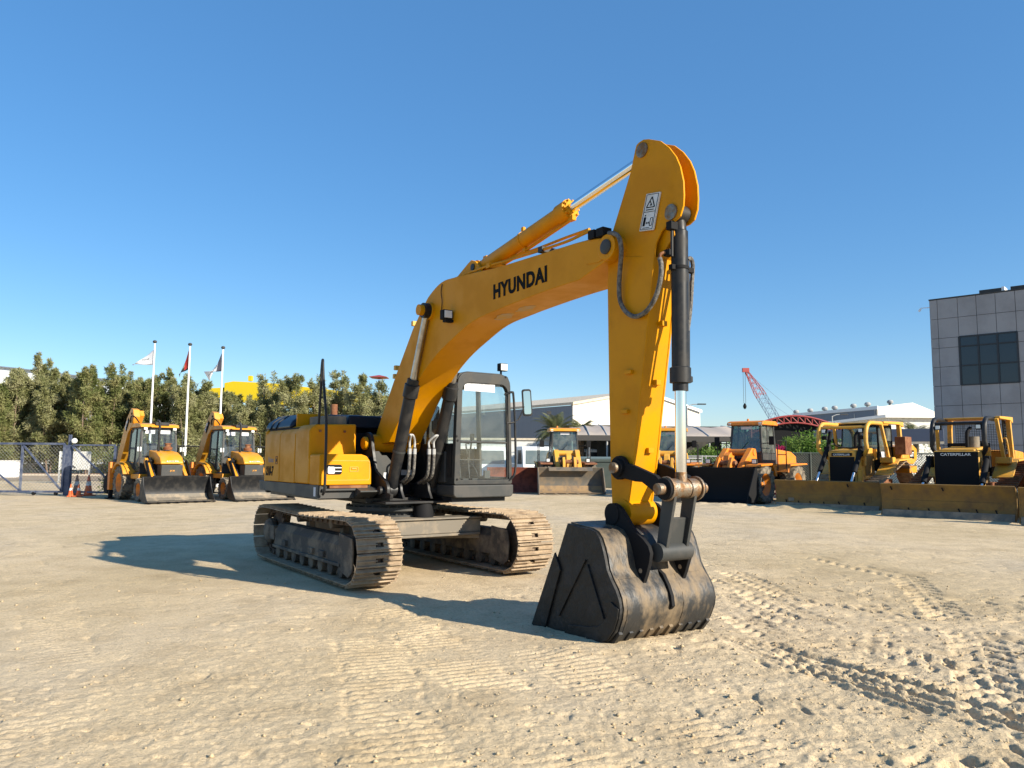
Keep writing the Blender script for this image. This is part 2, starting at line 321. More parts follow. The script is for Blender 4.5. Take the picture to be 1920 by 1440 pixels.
def ground_mat():
    m = bpy.data.materials.new('sand'); m.use_nodes = True; nt = m.node_tree; L = nt.links; b = nt.nodes['Principled BSDF']
    b.inputs['Roughness'].default_value = .95; b.inputs['Specular IOR Level'].default_value = .15
    tc = nt.nodes.new('ShaderNodeTexCoord')
    def noise(s, d=6, r=.6, st=None):
        n = nt.nodes.new('ShaderNodeTexNoise'); n.inputs['Scale'].default_value = s; n.inputs['Detail'].default_value = d; n.inputs['Roughness'].default_value = r
        src = tc.outputs['Object']
        if st:
            mp = nt.nodes.new('ShaderNodeMapping'); mp.inputs['Scale'].default_value = st; L.new(src, mp.inputs[0]); src = mp.outputs[0]
        L.new(src, n.inputs['Vector']); return n.outputs[0]
    def ramp(f, stops):
        r = nt.nodes.new('ShaderNodeValToRGB'); L.new(f, r.inputs[0]); e = r.color_ramp.elements
        while len(e) < len(stops): e.new(.5)
        for k, (p, c) in enumerate(stops): e[k].position = p; e[k].color = (*c, 1)
        return r.outputs[0]
    def mix(f, a, c, mode='MIX'):
        x = nt.nodes.new('ShaderNodeMix'); x.data_type = 'RGBA'; x.blend_type = mode
        if isinstance(f, float): x.inputs[0].default_value = f
        else: L.new(f, x.inputs[0])
        L.new(a, x.inputs[6]); L.new(c, x.inputs[7]); return x.outputs[2]
    big = ramp(noise(.22, 5, .55, (1, .6, 1)), [(.35, (.515, .40, .24)), (.5, (.61, .48, .305)), (.65, (.545, .445, .31))])
    med = ramp(noise(1.6, 8, .65), [(.3, (.80, .78, .75)), (.55, (1, 1, 1)), (.75, (1.1, 1.08, 1.04))])
    fine = ramp(noise(38, 6, .7), [(.3, (.70, .68, .66)), (.5, (1, 1, 1)), (.72, (1.16, 1.15, 1.13))])
    c = mix(1., big, med, 'MULTIPLY'); c = mix(1., c, fine, 'MULTIPLY')
    L.new(c, b.inputs['Base Color'])
    bp = nt.nodes.new('ShaderNodeBump'); bp.inputs['Strength'].default_value = .8; bp.inputs['Distance'].default_value = .018
    L.new(noise(55, 8, .7), bp.inputs['Height'])
    bp2 = nt.nodes.new('ShaderNodeBump'); bp2.inputs['Strength'].default_value = .3; bp2.inputs['Distance'].default_value = .04
    L.new(noise(9, 6, .62, (1, 1.4, 1)), bp2.inputs['Height']); L.new(bp.outputs[0], bp2.inputs['Normal']); L.new(bp2.outputs[0], b.inputs['Normal'])
    return m
me.materials.append(ground_mat())

# loose clods and small stones lying on the sand
def clods(n, seed):
    g = np.random.default_rng(seed); a = g.uniform(-.62, .66, n); r = 2.7*np.exp(g.random(n)*1.5); x = r*np.sin(a); y = r*np.cos(a)
    keep = g.random(n) < np.clip(.25+.22*(x-.15*(y-5)), .1, 1); x, y = x[keep], y[keep]; n = len(x)
    s = np.clip(g.lognormal(-4.85, .5, n), .003, .022); z = height(x, y); base = np.array([[1, 0, 0], [0, 1, 0], [-1, 0, 0], [0, -1, 0], [0, 0, 1], [0, 0, -1]], float)
    V = base[None]*s[:, None, None]*g.uniform(.6, 1.3, (n, 6, 1)); V[:, :, 2] *= .7; th = g.uniform(0, 6.28, n); c, q = np.cos(th)[:, None], np.sin(th)[:, None]
    V = np.stack([V[:, :, 0]*c-V[:, :, 1]*q, V[:, :, 0]*q+V[:, :, 1]*c, V[:, :, 2]], -1)+np.stack([x, y, z+s*.25], -1)[:, None]
    T = np.array([[0, 1, 4], [1, 2, 4], [2, 3, 4], [3, 0, 4], [1, 0, 5], [2, 1, 5], [3, 2, 5], [0, 3, 5]]); F = (T[None]+np.arange(n)[:, None, None]*6).reshape(-1, 3)
    me = bpy.data.meshes.new('loose_stones'); me.vertices.add(n*6); me.vertices.foreach_set('co', V.reshape(-1)); me.loops.add(len(F)*3); me.loops.foreach_set('vertex_index', F.ravel()); me.polygons.add(len(F)); me.polygons.foreach_set('loop_start', np.arange(len(F))*3); me.update(calc_edges=True)
    me.materials.append(mat('sand_clod', (.50, .39, .24), .95, col2=(.30, .23, .15), nscale=5, namt=.8, spec=.1)); o = bpy.data.objects.new('loose_stones', me); COL.objects.link(o); tag(o, kind='stuff')
clods(14000, 3)
# ------------------------------------------------------------ the big excavator (local frame: x forward, y its left, z up)
EF = Vector((math.sin(EA), -math.cos(EA), 0)); EL = Vector((math.cos(EA), math.sin(EA), 0))
def on(px, py, y0):
    d = ray(px, py); c = Vector((0, 0, EYE)); o = EXC+EL*y0; t = (o-c).dot(EL)/d.dot(EL); P = c+d*t
    return ((P-o).dot(EF), P.z)
def onx(px, py, x0):
    d = ray(px, py); c = Vector((0, 0, EYE)); o = EXC+EF*x0; t = (o-c).dot(EF)/d.dot(EF); P = c+d*t
    return ((P-o).dot(EL), P.z)
def ons(pts, y0): return [on(x, y, y0) for x, y in pts]
ex = empty('excavator', EXC, EA-math.pi/2, 'large yellow crawler excavator in the foreground with its black bucket resting on the sand', 'excavator')
def track(side):
    yc = side*1.18; r = .385; xf, xr = 1.76, -1.76; zc = .455
    # path of the shoe plane
    top = [(x, .84-.028*math.sin(math.pi*(x-xr)/(xf-xr))**2*1.0+.03*math.cos(3*math.pi*(x-xr)/(xf-xr))*0) for x in np.linspace(xr, xf, 40)]
    path = [(xf+r*math.sin(a), zc+r*math.cos(a)) for a in np.linspace(0, math.pi, 24)][1:-1]
    bot = [(x, .07) for x in np.linspace(xf, xr, 40)]
    bk = [(xr-r*math.sin(a), zc-r*math.cos(a)) for a in np.linspace(0, math.pi, 24)][1:-1]
    pts = top+path+bot+bk; pts.append(pts[0]); cum = [0]
    for a, b in zip(pts[:-1], pts[1:]): cum.append(cum[-1]+math.hypot(b[0]-a[0], b[1]-a[1]))
    T = cum[-1]; n = 49; pitch = T/n
    def p_at(s):
        s %= T; k = int(np.searchsorted(cum, s, 'right'))-1; k = min(k, len(pts)-2); f = (s-cum[k])/max(1e-9, cum[k+1]-cum[k])
        return Vector((pts[k][0]+(pts[k+1][0]-pts[k][0])*f, 0, pts[k][1]+(pts[k+1][1]-pts[k][1])*f))
    sh = MB(); ch = MB()
    for k in range(n):
        s0 = k*pitch+.05; a, b = p_at(s0), p_at(s0+pitch*.98); mid = (a+b)/2; t = (b-a).normalized(); nrm = Vector((-t.z, 0, t.x))
        if (mid-Vector((0, 0, zc))).dot(nrm) < 0: nrm = -nrm
        if nrm.dot(Vector((mid.x*.2, 0, mid.z-zc))) < 0: nrm = -nrm
        rot = Matrix((t, Vector((0, 1, 0)), nrm)).transposed(); mid = mid+Vector((0, yc, 0))
        L = pitch*.92
        def bx(u, v, h, lu, lv, lh): sh.box(mid+t*u+Vector((0, v, 0))+nrm*h, (lu, lv, lh), rot)
        # plate with a slot in the middle
        bx(0, -.178, .006, L, .25, .012); bx(0, .178, .006, L, .25, .012); bx(-L*.33, 0, .006, L*.34, .108, .012); bx(L*.33, 0, .006, L*.34, .108, .012)
        for u, hh in ((-L*.44, .036), (-.004, .026), (L*.33, .032)):
            bx(u, -.17, .012+hh/2, .011, .262, hh); bx(u, .17, .012+hh/2, .011, .262, hh)
            if abs(u) > .01: bx(u, 0, .012+hh/2, .013, .08, hh)
        for v in (-.07, .07): ch.box(mid+Vector((0, v, 0))-nrm*.045, (pitch*1.02, .035, .085), rot)
        ch.tube([mid+t*pitch/2-nrm*.05+Vector((0, -.11, 0)), mid+t*pitch/2-nrm*.05+Vector((0, .11, 0))], .028, 8)
    tr = sh.build('track', SHOE, ex, smooth=0); ch.build('track_chain', CHAIN, tr, smooth=0)
    # idler, sprocket, rollers
    MB().lathe([(.27, -.06), (.33, -.05), (.335, -.03), (.355, -.025), (.355, .025), (.335, .03), (.33, .05), (.27, .06)], (xf, yc, zc), (0, 1, 0), 36).build('idler_wheel', CHAIN, tr)
    sp = MB().lathe([(.2, -.05), (.31, -.025), (.31, .025), (.2, .05)], (xr, yc, zc), (0, 1, 0), 36)
    for k in range(21):
        a = 2*math.pi*k/21; sp.box((xr+.33*math.cos(a), yc, zc+.33*math.sin(a)), (.06, .05, .05), Matrix.Rotation(-a, 3, 'Y'))
    spo = sp.build('sprocket', CHAIN, tr)
    MB().lathe([(.05, 0), (.15, 0), (.19, .03), (.20, .10), (.17, .14), (.12, .16), (.02, .165)], (xr, yc+side*.06, zc), (0, side, 0), 28).build('final_drive', UND, spo)
    for k in range(8):
        x = -1.28+k*.365
        MB().lathe([(.05, -.17), (.095, -.16), (.10, -.10), (.085, -.09), (.085, .09), (.10, .10), (.095, .16), (.05, .17)], (x, yc, .175), (0, 1, 0), 20).build('track_roller', UND, tr)
    for x in (-.62, .70):
        MB().lathe([(.05, -.09), (.075, -.08), (.075, .08), (.05, .09)], (x, yc, .74), (0, 1, 0), 18).build('carrier_roller', UND, tr)
        MB().bb(x-.06, x+.06, yc-side*.12-.04, yc-side*.12+.04, .56, .74).build('roller_bracket', UND, tr)
    # side frame beam with sloped top
    fr = MB().prism([(yc-.18, .24), (yc+.18, .24), (yc+.18, .50), (yc+.10, .60), (yc-.10, .60), (yc-.18, .50)], -1.42, 1.30, 'yz')
    fr.bb(-1.42, 1.36, yc+side*.18, yc+side*.215, .23, .275)
    for x in (-.95, .2, .62): fr.bb(x, x+.17, yc+side*.16, yc+side*.22, .30, .38)
    # idler yoke plate at the front
    fr.prism([(1.28, .20), (1.62, .12), (1.74, .20), (1.76, .45), (1.72, .62), (1.30, .66)], yc-.20, yc-.175); fr.prism([(1.28, .20), (1.62, .12), (1.74, .20), (1.76, .45), (1.72, .62), (1.30, .66)], yc+.175, yc+.20)
    fr.bb(-1.62, -1.40, yc+side*.12, yc+side*.20, .34, .56)
    fr.build('track_frame', UND, tr, bevel=.008)
    return tr
for s in (-1, 1): track(s)
# car body between the tracks
c = MB(); c.bb(-.62, .62, -.62, .62, .50, .76)
for sx in (-1, 1):
    for sy in (-1, 1):
        c.prism([(sx*.95, sy*1.02), (sx*.95-sx*.42, sy*1.02), (sx*.16, sy*.45), (sx*.55, sy*.35)], .44, .72, 'xy')
c.bb(.60, .98, -1.0, 1.0, .50, .54); c.bb(.62, .94, -1.02, 1.02, .54, .74); c.bb(.58, .98, -1.03, 1.03, .745, .775)
c.bb(-.94, -.62, -1.0, 1.0, .50, .74)
for sx in (-1, 1): c.cyl((sx*.78, -1.0, .62), (sx*.78, 1.0, .62), .1, n=16)
c.build('car_body', FRM, ex, bevel=.012)
sr = MB().lathe([(.3, .76), (.66, .76), (.66, .80), (.60, .805), (.60, .86), (.70, .865), (.70, .92), (.62, .925), (.62, .97), (.3, .97)], (0, 0, 0), (0, 0, 1), 56)
for k in range(36):
    a = 2*math.pi*k/36
    sr.cyl((.68*math.cos(a), .68*math.sin(a), .92), (.68*math.cos(a), .68*math.sin(a), .94), .016, n=6)
    sr.cyl((.635*math.cos(a), .635*math.sin(a), .80), (.635*math.cos(a), .635*math.sin(a), .822), .016, n=6)
sr.build('slewing_ring', DGR, ex)
MB().lathe([(.02, .62), (.13, .62), (.15, .66), (.15, .95), (.12, 1.0), (.02, 1.0)], (.72, .16, -.02), (0, 0, 1), 20).build('swivel_motor', BLKM, ex)
# deck
dk = MB(); dk.bb(-2.0, .40, -.62, .28, .98, 1.05); dk.bb(-1.9, .30, -1.30, -.62, 1.04, 1.10); dk.bb(-1.9, 1.1, .42, 1.36, 1.00, 1.07)
dk.bb(.35, .86, -.52, .52, .98, 1.012); dk.bb(-.3, .4, -.62, -.55, 1.05, 1.3)
dk.build('deck', BLK, ex, bevel=.006)
# boom bracket plates
bp_out = [(-.22, 1.05), (.86, 1.05), (.88, 1.12)]+arc((.62, 1.17), .15, -10, 80, 6)+[(.34, 1.45)]+arc((.02, 1.86), .17, -10, 165, 10)+[(-.30, 1.3)]
for y in (-.43, .43): MB().prism(bp_out, y-.025, y+.025).build('boom_bracket', BLK, ex, bevel=.006)
for y in (-.225, .225): MB().prism([(.30, 1.05), (.86, 1.05)]+arc((.62, 1.17), .15, 0, 120, 8)+[(.36, 1.28)], y-.02, y+.02).build('cylinder_bracket', BLK, ex, bevel=.005)
for s in (-1, 1):
    MB().lathe([(.02, .465), (.10, .465), (.10, .50), (.085, .52), (.02, .52)], (.02, 0, 1.86), (0, s, 0), 24).build('boom_foot_pin', YEL if s < 0 else BLK, ex)
    MB().lathe([(.02, .24), (.06, .24), (.06, .52), (.02, .52)], (.62, 0, 1.17), (0, s, 0), 18).build('cylinder_pin', BLK, ex)
# valve block and guards between the boom plates
v = MB(); v.bb(-.7, -.25, -.6, .26, 1.08, 2.02); v.bb(-.2, .15, -.38, .22, 1.08, 1.45)
v.bb(.12, .16, -.62, -.44, 1.2, 1.66); v.build('inner_bulkhead', BLKM, ex, bevel=.01)
gp = MB(); gp.prism([(-.42, 1.15), (-.27, 1.15), (-.24, 1.62), (-.34, 1.74), (-.42, 1.74)], .19, .21, 'yz'); gp.prism([(-.40, 1.18), (-.10, 1.18), (-.08, 1.55), (-.2, 1.68), (-.40, 1.68)], .16, .18, 'yz')
gp.build('guard_plate', DGR, ex)
MB().bb(.182, .188, -.30, -.20, 1.3, 1.42).build('warning_sticker', PAPER, ex, smooth=0)
MB().bb(.162, .168, .06, .24, 1.38, 1.46).build('data_plate', GREY, ex, smooth=0)
# right hand house: engine bay doors and tool box
def chamfer_side(x0, x1, y, ztop, inset=.0): return None
yo, yi = -1.36, -.63
sec = [(yi, 1.255), (yo, 1.255), (yo, 2.02), (yo+.03, 2.07), (yo+.10, 2.13), (yi, 2.145)]
hs = MB().prism([(a, b) for a, b in sec], -.58, .02, 'yz'); hs.bb(-.02, .05, yo+.002, yi-.002, 1.26, 1.64)
hs.build('fuel_tank_housing', YEL, ex, bevel=.025, seg=3)
def door(x0, x1, nm='side_door'):
    d = MB().prism([(yo+.5, 1.255), (yo, 1.255), (yo-.004, 1.65), (yo, 2.0), (yo+.05, 2.07), (yo+.13, 2.125), (yo+.5, 2.13)], x0+.006, x1-.006, 'yz')
    return d.build(nm, YEL, ex, bevel=.012, seg=2)
d1 = door(-2.04, -1.30); d2 = door(-1.30, -.58)
MB().bb(-2.04, -.58, -1.30, 1.30, 1.1, 2.10).build('engine_housing', BLKM, ex)
for d, x in ((d1, -1.44),):
    hb = MB().ring(rrect(x-.05, x+.05, 1.53, 1.66, .012, 2), rrect(x-.038, x+.038, 1.545, 1.645, .01, 2), yo-.008, yo+.002, 'xz'); hb.build('door_latch', RUST, d, smooth=0)
    MB().bb(x-.022, x+.012, yo-.014, yo-.004, 1.57, 1.62).build('latch_handle', DGR, d, smooth=0)
# counterweight (rounded rear)
cw = []
for k in range(13):
    a = R(-70+140*k/12); cw.append((-1.15-1.30*math.cos(a)/math.cos(0), 1.40*math.sin(a)))
cw = [(-2.04, -1.355)]+[(-2.04-.36*math.cos(a)**.6*1.0 if math.cos(a) > 0 else -2.04, 1.355*math.sin(a)) for a in [R(x) for x in (-80, -70, -55, -35, -15, 0, 15, 35, 55, 70, 80)]]+[(-2.04, 1.355)]
MB().prism([(a, b) for a, b in cw], 1.13, 2.10, 'xy').build('counterweight', YEL, ex, bevel=.05, seg=3)
MB().prism([(a*.995-.0, b*.985) for a, b in cw], 1.055, 1.14, 'xy').build('counterweight_base', DGR, ex, bevel=.02)
# dark skirts
sk = MB(); sk.prism([(-2.36, 1.17), (-2.30, 1.10), (.40, 1.055), (.42, 1.25), (-2.38, 1.25)], -1.352, -1.30)
sk.build('side_skirt', DGR, ex, bevel=.006)
MB().bb(.25, .33, -1.356, -1.353, 1.09, 1.22).build('skirt_sticker', PAPER, ex, smooth=0)
fs = MB(); fs.prism([(-1.35, 1.06), (-1.35, 1.24), (-.45, 1.20), (-.45, 1.10), (-.60, 1.06)], .36, .40, 'yz'); fs.bb(.0, .46, -1.30, -.62, 1.17, 1.20); fs.prism([(.40, 1.06), (.62, 1.15), (.62, 1.17), (.40, 1.22)], -.80, -.50)
fs.build('front_skirt', DGR, ex, bevel=.005)
MB().bb(.18, .46, -1.20, -.62, 1.205, 1.245).build('step_plate', RUST, ex, bevel=.004)
# tool box with lamp
tb = MB().prism([(-.56, 1.25), (-1.352, 1.25), (-1.352, 1.67), (-1.33, 1.69), (-.72, 1.69)]+[(-.64, 1.665), (-.59, 1.60), (-.565, 1.50)], .05, .45, 'yz')
tbo = tb.build('tool_box', YEL, ex, bevel=.03, seg=3)
ln = MB().ring(rrect(-1.27, -.59, 1.315, 1.60, .03, 3), rrect(-1.262, -.598, 1.323, 1.592, .028, 3), .448, .4535, 'yz'); ln.build('tool_box_lid', YELB, tbo, smooth=0)
lw = MB().prism(rrect(-1.25, -1.02, 1.40, 1.54, .03, 3), .452, .456, 'yz'); lh = lw.build('headlight', BLKM, tbo, smooth=0)
MB().prism(rrect(-1.235, -1.13, 1.41, 1.51, .02, 3), .456, .47, 'yz').build('lamp_glass', LENS, lh, bevel=.004)
for zz in (1.44, 1.49): MB().bb(.456, .466, -1.13, -1.03, zz, zz+.012).build('lamp_guard', WHT, lh, smooth=0)
lt = MB().ring(rrect(-.90, -.77, 1.44, 1.51, .008, 2), rrect(-.892, -.778, 1.448, 1.502, .006, 2), .45, .457, 'yz'); lt.bb(.451, .462, -.87, -.80, 1.475, 1.492); lt.build('latch', YELB, tbo, smooth=0)
# lettering on the rear door
a = on(491.5, 892, yo); b = on(506, 892.5, yo)
text('lettering', '210-7', INK, d1, (-1.98, yo-.003, 1.34), (1, 0, 0), (0, 0, 1), width=.40, height=.16, bold=.04, th=.003, shear=.15)
text('lettering', 'Robex', INKG, d1, (-1.86, yo-.002, 1.56), (1, 0, 0), (0, 0, 1), width=.27, height=.085, bold=.01, th=.003)
# hood, covers, walkway on top
hd = MB(); hd.prism([(-1.32, 2.10), (-1.26, 2.22), (-1.1, 2.33), (-.1, 2.35), (.1, 2.1)], -2.30, -1.0, 'yz'); hd.build('engine_hood', NAVY, ex, bevel=.05, seg=3)
for x in (-2.0, -1.72): MB().prism([(-1.33, 2.11), (-1.27, 2.23), (-1.1, 2.342), (-.2, 2.355), (-.2, 2.33), (-1.08, 2.32), (-1.24, 2.2), (-1.3, 2.11)], x, x+.05, 'yz').build('hood_rib', BLK, ex)
MB().bb(-.98, -.93, -1.22, -.72, 2.1, 2.33).build('hood_plate', YEL, ex, bevel=.006)
MB().bb(-1.02, -.985, -1.1, -1.0, 2.18, 2.27).build('hood_sticker', GREY, ex, smooth=0)
MB().prism([(-.92, 2.12), (-.90, 2.28), (-.2, 2.29), (-.05, 2.12)], -1.9, -.9, 'yz').build('exhaust_cover', DGR, ex, bevel=.03)
MB().bb(-.85, -.15, -1.05, -.72, 2.14, 2.27).build('non_slip_step', FRM, ex, bevel=.01)
MB().prism([(-.62, 2.10), (-.60, 2.30), (.28, 2.31), (.30, 2.10)], -1.5, -.35, 'yz').build('valve_cover', NAVY, ex, bevel=.03)
for x, y in ((.0, -1.2), (-.0, -.82)): MB().cyl((x+.02, y, 2.03), (x+.045, y, 2.03), .018, n=12).build('housing_bolt', RUST, ex)
MB().cyl((-1.75, -.3, 2.3), (-1.75, -.3, 2.56), .06, n=16).build('exhaust_pipe', RUST, ex)
# handrail
hp = on(590, 668, -1.28)
rail = [(.47, -1.30, 1.12), (.53, -1.30, 1.20), (.54, -1.30, 1.5), (.52, -1.30, 2.15), (.36, -1.29, 2.68), (.28, -1.28, 2.95), (.24, -1.27, 3.05), (.19, -1.26, 3.03), (.14, -1.25, 2.86), (.12, -1.24, 2.75), (.02, -1.22, 2.2), (.01, -1.22, 2.13)]
MB().tube(catmull(rail, 5), .019, 10).build('handrail', BLK, ex)
# boom
bo = [(701, 826), (716, 780), (742, 704), (774, 617), (794.6, 573), (806, 552.5), (828, 529), (856, 519), (931.7, 501.5), (1077.5, 456), (1106.7, 448), (1133, 446), (1148, 450), (1156, 461), (1156, 468), (1149, 478), (1136, 489),
      (1086, 525), (1034, 542), (975, 564), (931.7, 581.7), (888, 602), (850, 634), (818, 666), (790, 704), (765, 747), (747, 790), (729, 829), (714, 833)]
BW = .265
def fine(pts, a, b, k=4):   # round a run of outline points
    seg = [Vector((p[0], p[1], 0)) for p in pts[a:b]]; return pts[:a]+[(v.x, v.y) for v in catmull(seg, k)]+pts[b:]
bo = fine(bo, 17, 27); bo = fine(bo, 3, 9)
bout = [(*on(x, y, -BW), BW) for x, y in bo]
boom = MB().prism(bout, None, None)
boom.lathe([(.07, -.40), (.135, -.40), (.135, .40), (.07, .40)], (.02, 0, 1.86), (0, 1, 0), 28)
b1 = on(1137, 463, -BW-.02); boom.lathe([(.05, -BW-.025), (.13, -BW-.025), (.13, BW+.025), (.05, BW+.025)], (b1[0], 0, b1[1]), (0, 1, 0), 28)
b2 = on(803, 583, -.30)
boom.lathe([(.05, -.30), (.12, -.30), (.12, .30), (.05, .30)], (b2[0], 0, b2[1]), (0, 1, 0), 28)
boom = boom.build('boom', YEL, ex, bevel=.008)
# reinforcing plates + weld seams that stand proud
wl = MB()
pl = ons([(1080, 457), (1110, 450), (1138, 447), (1150, 462), (1143, 478), (1122, 492), (1101, 496)], -BW)
wl.prism(pl, -BW-.008, -BW-.001); wl.prism(pl, BW+.001, BW+.008); wl.build('tip_plate', YEL, boom, bevel=.003)
for s in (-1, 1):
    MB().lathe([(.02, BW+.02), (.075, BW+.02), (.075, BW+.04), (.055, BW+.05), (.02, BW+.05)], (b1[0], 0, b1[1]), (0, s, 0), 24).build('boom_tip_pin', DGR, boom)
    MB().lathe([(.02, BW+.02), (.075, BW+.02), (.075, .455), (.02, .455)], (b2[0], 0, b2[1]), (0, s, 0), 24).build('cylinder_top_pin', YEL, boom)
# arm-cylinder bracket on the boom back
ab = ons([(858, 521), (880, 494), (886, 488), (893, 490), (900, 498), (905, 510)], -.12)
for y in (-.12, .12): MB().prism(ab, y-.02, y+.02).build('cylinder_lug', YEL, boom, bevel=.005)
MB().lathe([(.02, -.155), (.045, -.155), (.045, .155), (.02, .155)], (*[ (q[0], 0, q[1]) for q in [on(887, 501, -.14)]],)[0], (0, 1, 0), 18).build('lug_pin', BLK, boom)
# pipes along the boom
def onp(px, py, y): q = on(px, py, y); return (q[0], y, q[1])
p1 = [onp(852, 523, -.22), onp(895, 506, -.22), onp(921, 497, -.22), onp(950, 489, -.22), onp(1005, 472, -.22), onp(1060, 454, -.22), onp(1095, 438, -.22), onp(1106, 434, -.22), onp(1118, 434, -.23)]
MB().tube(catmull(p1, 5), .017, 8).build('hydraulic_pipe', YEL, boom)
p2 = [onp(890, 504, .0), onp(940, 488, .0), onp(1000, 469, .0), onp(1060, 446, .0), onp(1105, 430, -.05)]
MB().tube(catmull(p2, 5), .017, 8).build('hydraulic_pipe', YEL, boom)
for px, py in ((918, 498), (1016, 468), (1120, 437)):
    q = on(px, py, -.22); MB().bb(q[0]-.04, q[0]+.04, -.25, .03, q[1]-.035, q[1]+.03).build('pipe_clamp', BLK if px > 1000 else YEL, boom, bevel=.006)
q = on(1132, 438, -.22); cl = MB(); cl.bb(q[0]-.16, q[0]-.06, -.30, -.18, q[1]-.04, q[1]+.05); cl.bb(q[0]-.02, q[0]+.09, -.31, -.19, q[1]-.05, q[1]+.04); cl.tube([(q[0]-.1, -.24, q[1]), (q[0]+.12, -.25, q[1]-.02)], .022); cl.build('hose_fitting', BLKM, boom, bevel=.008)
# name on the boom
a = on(925.5, 562, -BW); b = on(1026, 528, -BW); c_ = on(925, 535, -BW); d_ = on(1026.5, 495.5, -BW)
xd = Vector((b[0]-a[0], 0, b[1]-a[1])); hgt = ((c_[1]-a[1])+(d_[1]-b[1]))/2
yd = Vector((-xd.z, 0, xd.x)); hh = Vector((c_[0]-a[0]+d_[0]-b[0], 0, c_[1]-a[1]+d_[1]-b[1]))/2
text('boom_lettering', 'HYUNDAI', INK, boom, (a[0], -BW-.001, a[1]), xd, yd, width=xd.length+hh.dot(xd.normalized())*0, height=hh.dot(yd.normalized()), bold=.04, th=.004, spacing=1.1)
# scuffed primer patch on the belly of the boom
for (ax_, ay_), (bx_, by_), us, ys in (((975, 564), (931.7, 581.7), (.15, .98), (-.10, .12)), ((931.7, 581.7), (888, 602), (.02, .75), (-.14, .10))):
    a_ = Vector(on(ax_, ay_, -BW)); b_ = Vector(on(bx_, by_, -BW)); dn = Vector(((b_-a_).y, -(b_-a_).x)).normalized(); dn = dn if dn.y < 0 else -dn; gg = random.Random(3); P_ = []
    for k in range(12):
        an = 2*math.pi*k/12; u = (us[0]+us[1])/2+(us[1]-us[0])/2*math.cos(an)*gg.uniform(.75, 1); yy = (ys[0]+ys[1])/2+(ys[1]-ys[0])/2*math.sin(an)*gg.uniform(.5, 1); p_ = a_.lerp(b_, u); P_.append((p_, yy))
    V_ = [(p_.x+dn.x*.002, yy, p_.y+dn.y*.002) for p_, yy in P_]+[(p_.x-dn.x*.003, yy, p_.y-dn.y*.003) for p_, yy in P_]; k = 12
    MB().add(V_, [tuple(range(k)), tuple(range(2*k-1, k-1, -1))]+[((i+1) % k, i, k+i, k+(i+1) % k) for i in range(k)]).build('scuffed_patch', mat('bare_primer', (.42, .27, .13), .6, col2=(.55, .30, .05), nscale=9, namt=.9), boom, smooth=0)
# work lamp on the boom
q = on(838, 590, -BW-.08); wl = MB(); wl.bb(q[0]-.05, q[0]+.05, -BW-.16, -BW-.02, q[1]-.07, q[1]+.06)
wlo = wl.build('work_light', BLKM, boom, bevel=.01)
MB().bb(q[0]+.05, q[0]+.062, -BW-.145, -BW-.035, q[1]-.05, q[1]+.045).build('lamp_glass', LENS, wlo, bevel=.003)
MB().bb(q[0]-.04, q[0]+.04, -BW-.12, -BW, q[1]-.10, q[1]-.07).build('lamp_bracket', BLKM, wlo)
MB().tube(catmull([onp(829, 533, -BW-.01), onp(827, 548, -BW-.015), onp(829, 565, -BW-.015), onp(827, 590, -BW-.015)], 4), .006, 5).build('lamp_wire', BLKM, wlo)
for px, py in ((741, 706), (743, 690), (776, 607), (748, 783)):
    q = on(px, py, -.15); MB().bb(q[0]-.05, q[0]+.01, -.17, -.10, q[1]-.03, q[1]+.04).build('boom_bracket_lug', YELB, boom, bevel=.004)
# boom cylinders
for s in (-1, 1):
    y = s*.318; A = Vector((.62, y, 1.17)); B = Vector((b2[0], y, b2[1])); d = (B-A).normalized(); up = d.cross(Vector((0, 1, 0)))
    Lb = 1.62
    cy = MB().tube([A+d*.02, A+d*.05, A+d*.16, A+d*.18, A+d*1.42, A+d*1.44, A+d*Lb, A+d*(Lb+.01), A+d*(Lb+.08)], [.075, .085, .088, .088, .088, .108, .108, .085, .085], 26)
    cy.lathe([(.04, -.06), (.10, -.06), (.10, .06), (.04, .06)], A, (0, 1, 0), 22)
    cyl = cy.build('boom_cylinder', BLK, ex)
    rd = MB().tube([A+d*(Lb+.03), B-d*.08], .048, 22).build('piston_rod', CHRD, cyl)
    MB().lathe([(.04, -.07), (.105, -.07), (.105, .07), (.04, .07)], B, (0, 1, 0), 24).build('rod_eye', BLK, cyl)
    MB().tube([A+d*.60, A+d*.63], .094, 24).build('clamp', DGR, cyl)
    yi2 = -s
    for k, o in enumerate((.12, .20)):
        h0 = A+d*.62+Vector((.0, yi2*o, .0))+Vector((.06, 0, 0)); top = A+d*.86+Vector((.02, yi2*.085, 0))
        pp = [top, top+Vector((.05, yi2*(o-.08)*.4, -.0)), h0+Vector((.03, 0, .14)), h0+Vector((.03, 0, .05))]
        MB().tube(catmull(pp, 5), .016, 8).build('steel_pipe', GREY, cyl)
        hh2 = [h0+Vector((.03, 0, .05)), h0+Vector((.03, 0, -.12)), h0+Vector((-.02, 0, -.36)), h0+Vector((-.28, 0, -.48))]
        MB().tube(catmull(hh2, 5), .024, 8).build('hose', HOSE, cyl)
        MB().tube([h0+Vector((.03, 0, .03)), h0+Vector((.03, 0, -.05))], .030, 8).build('hose_coupling', GREY, cyl)
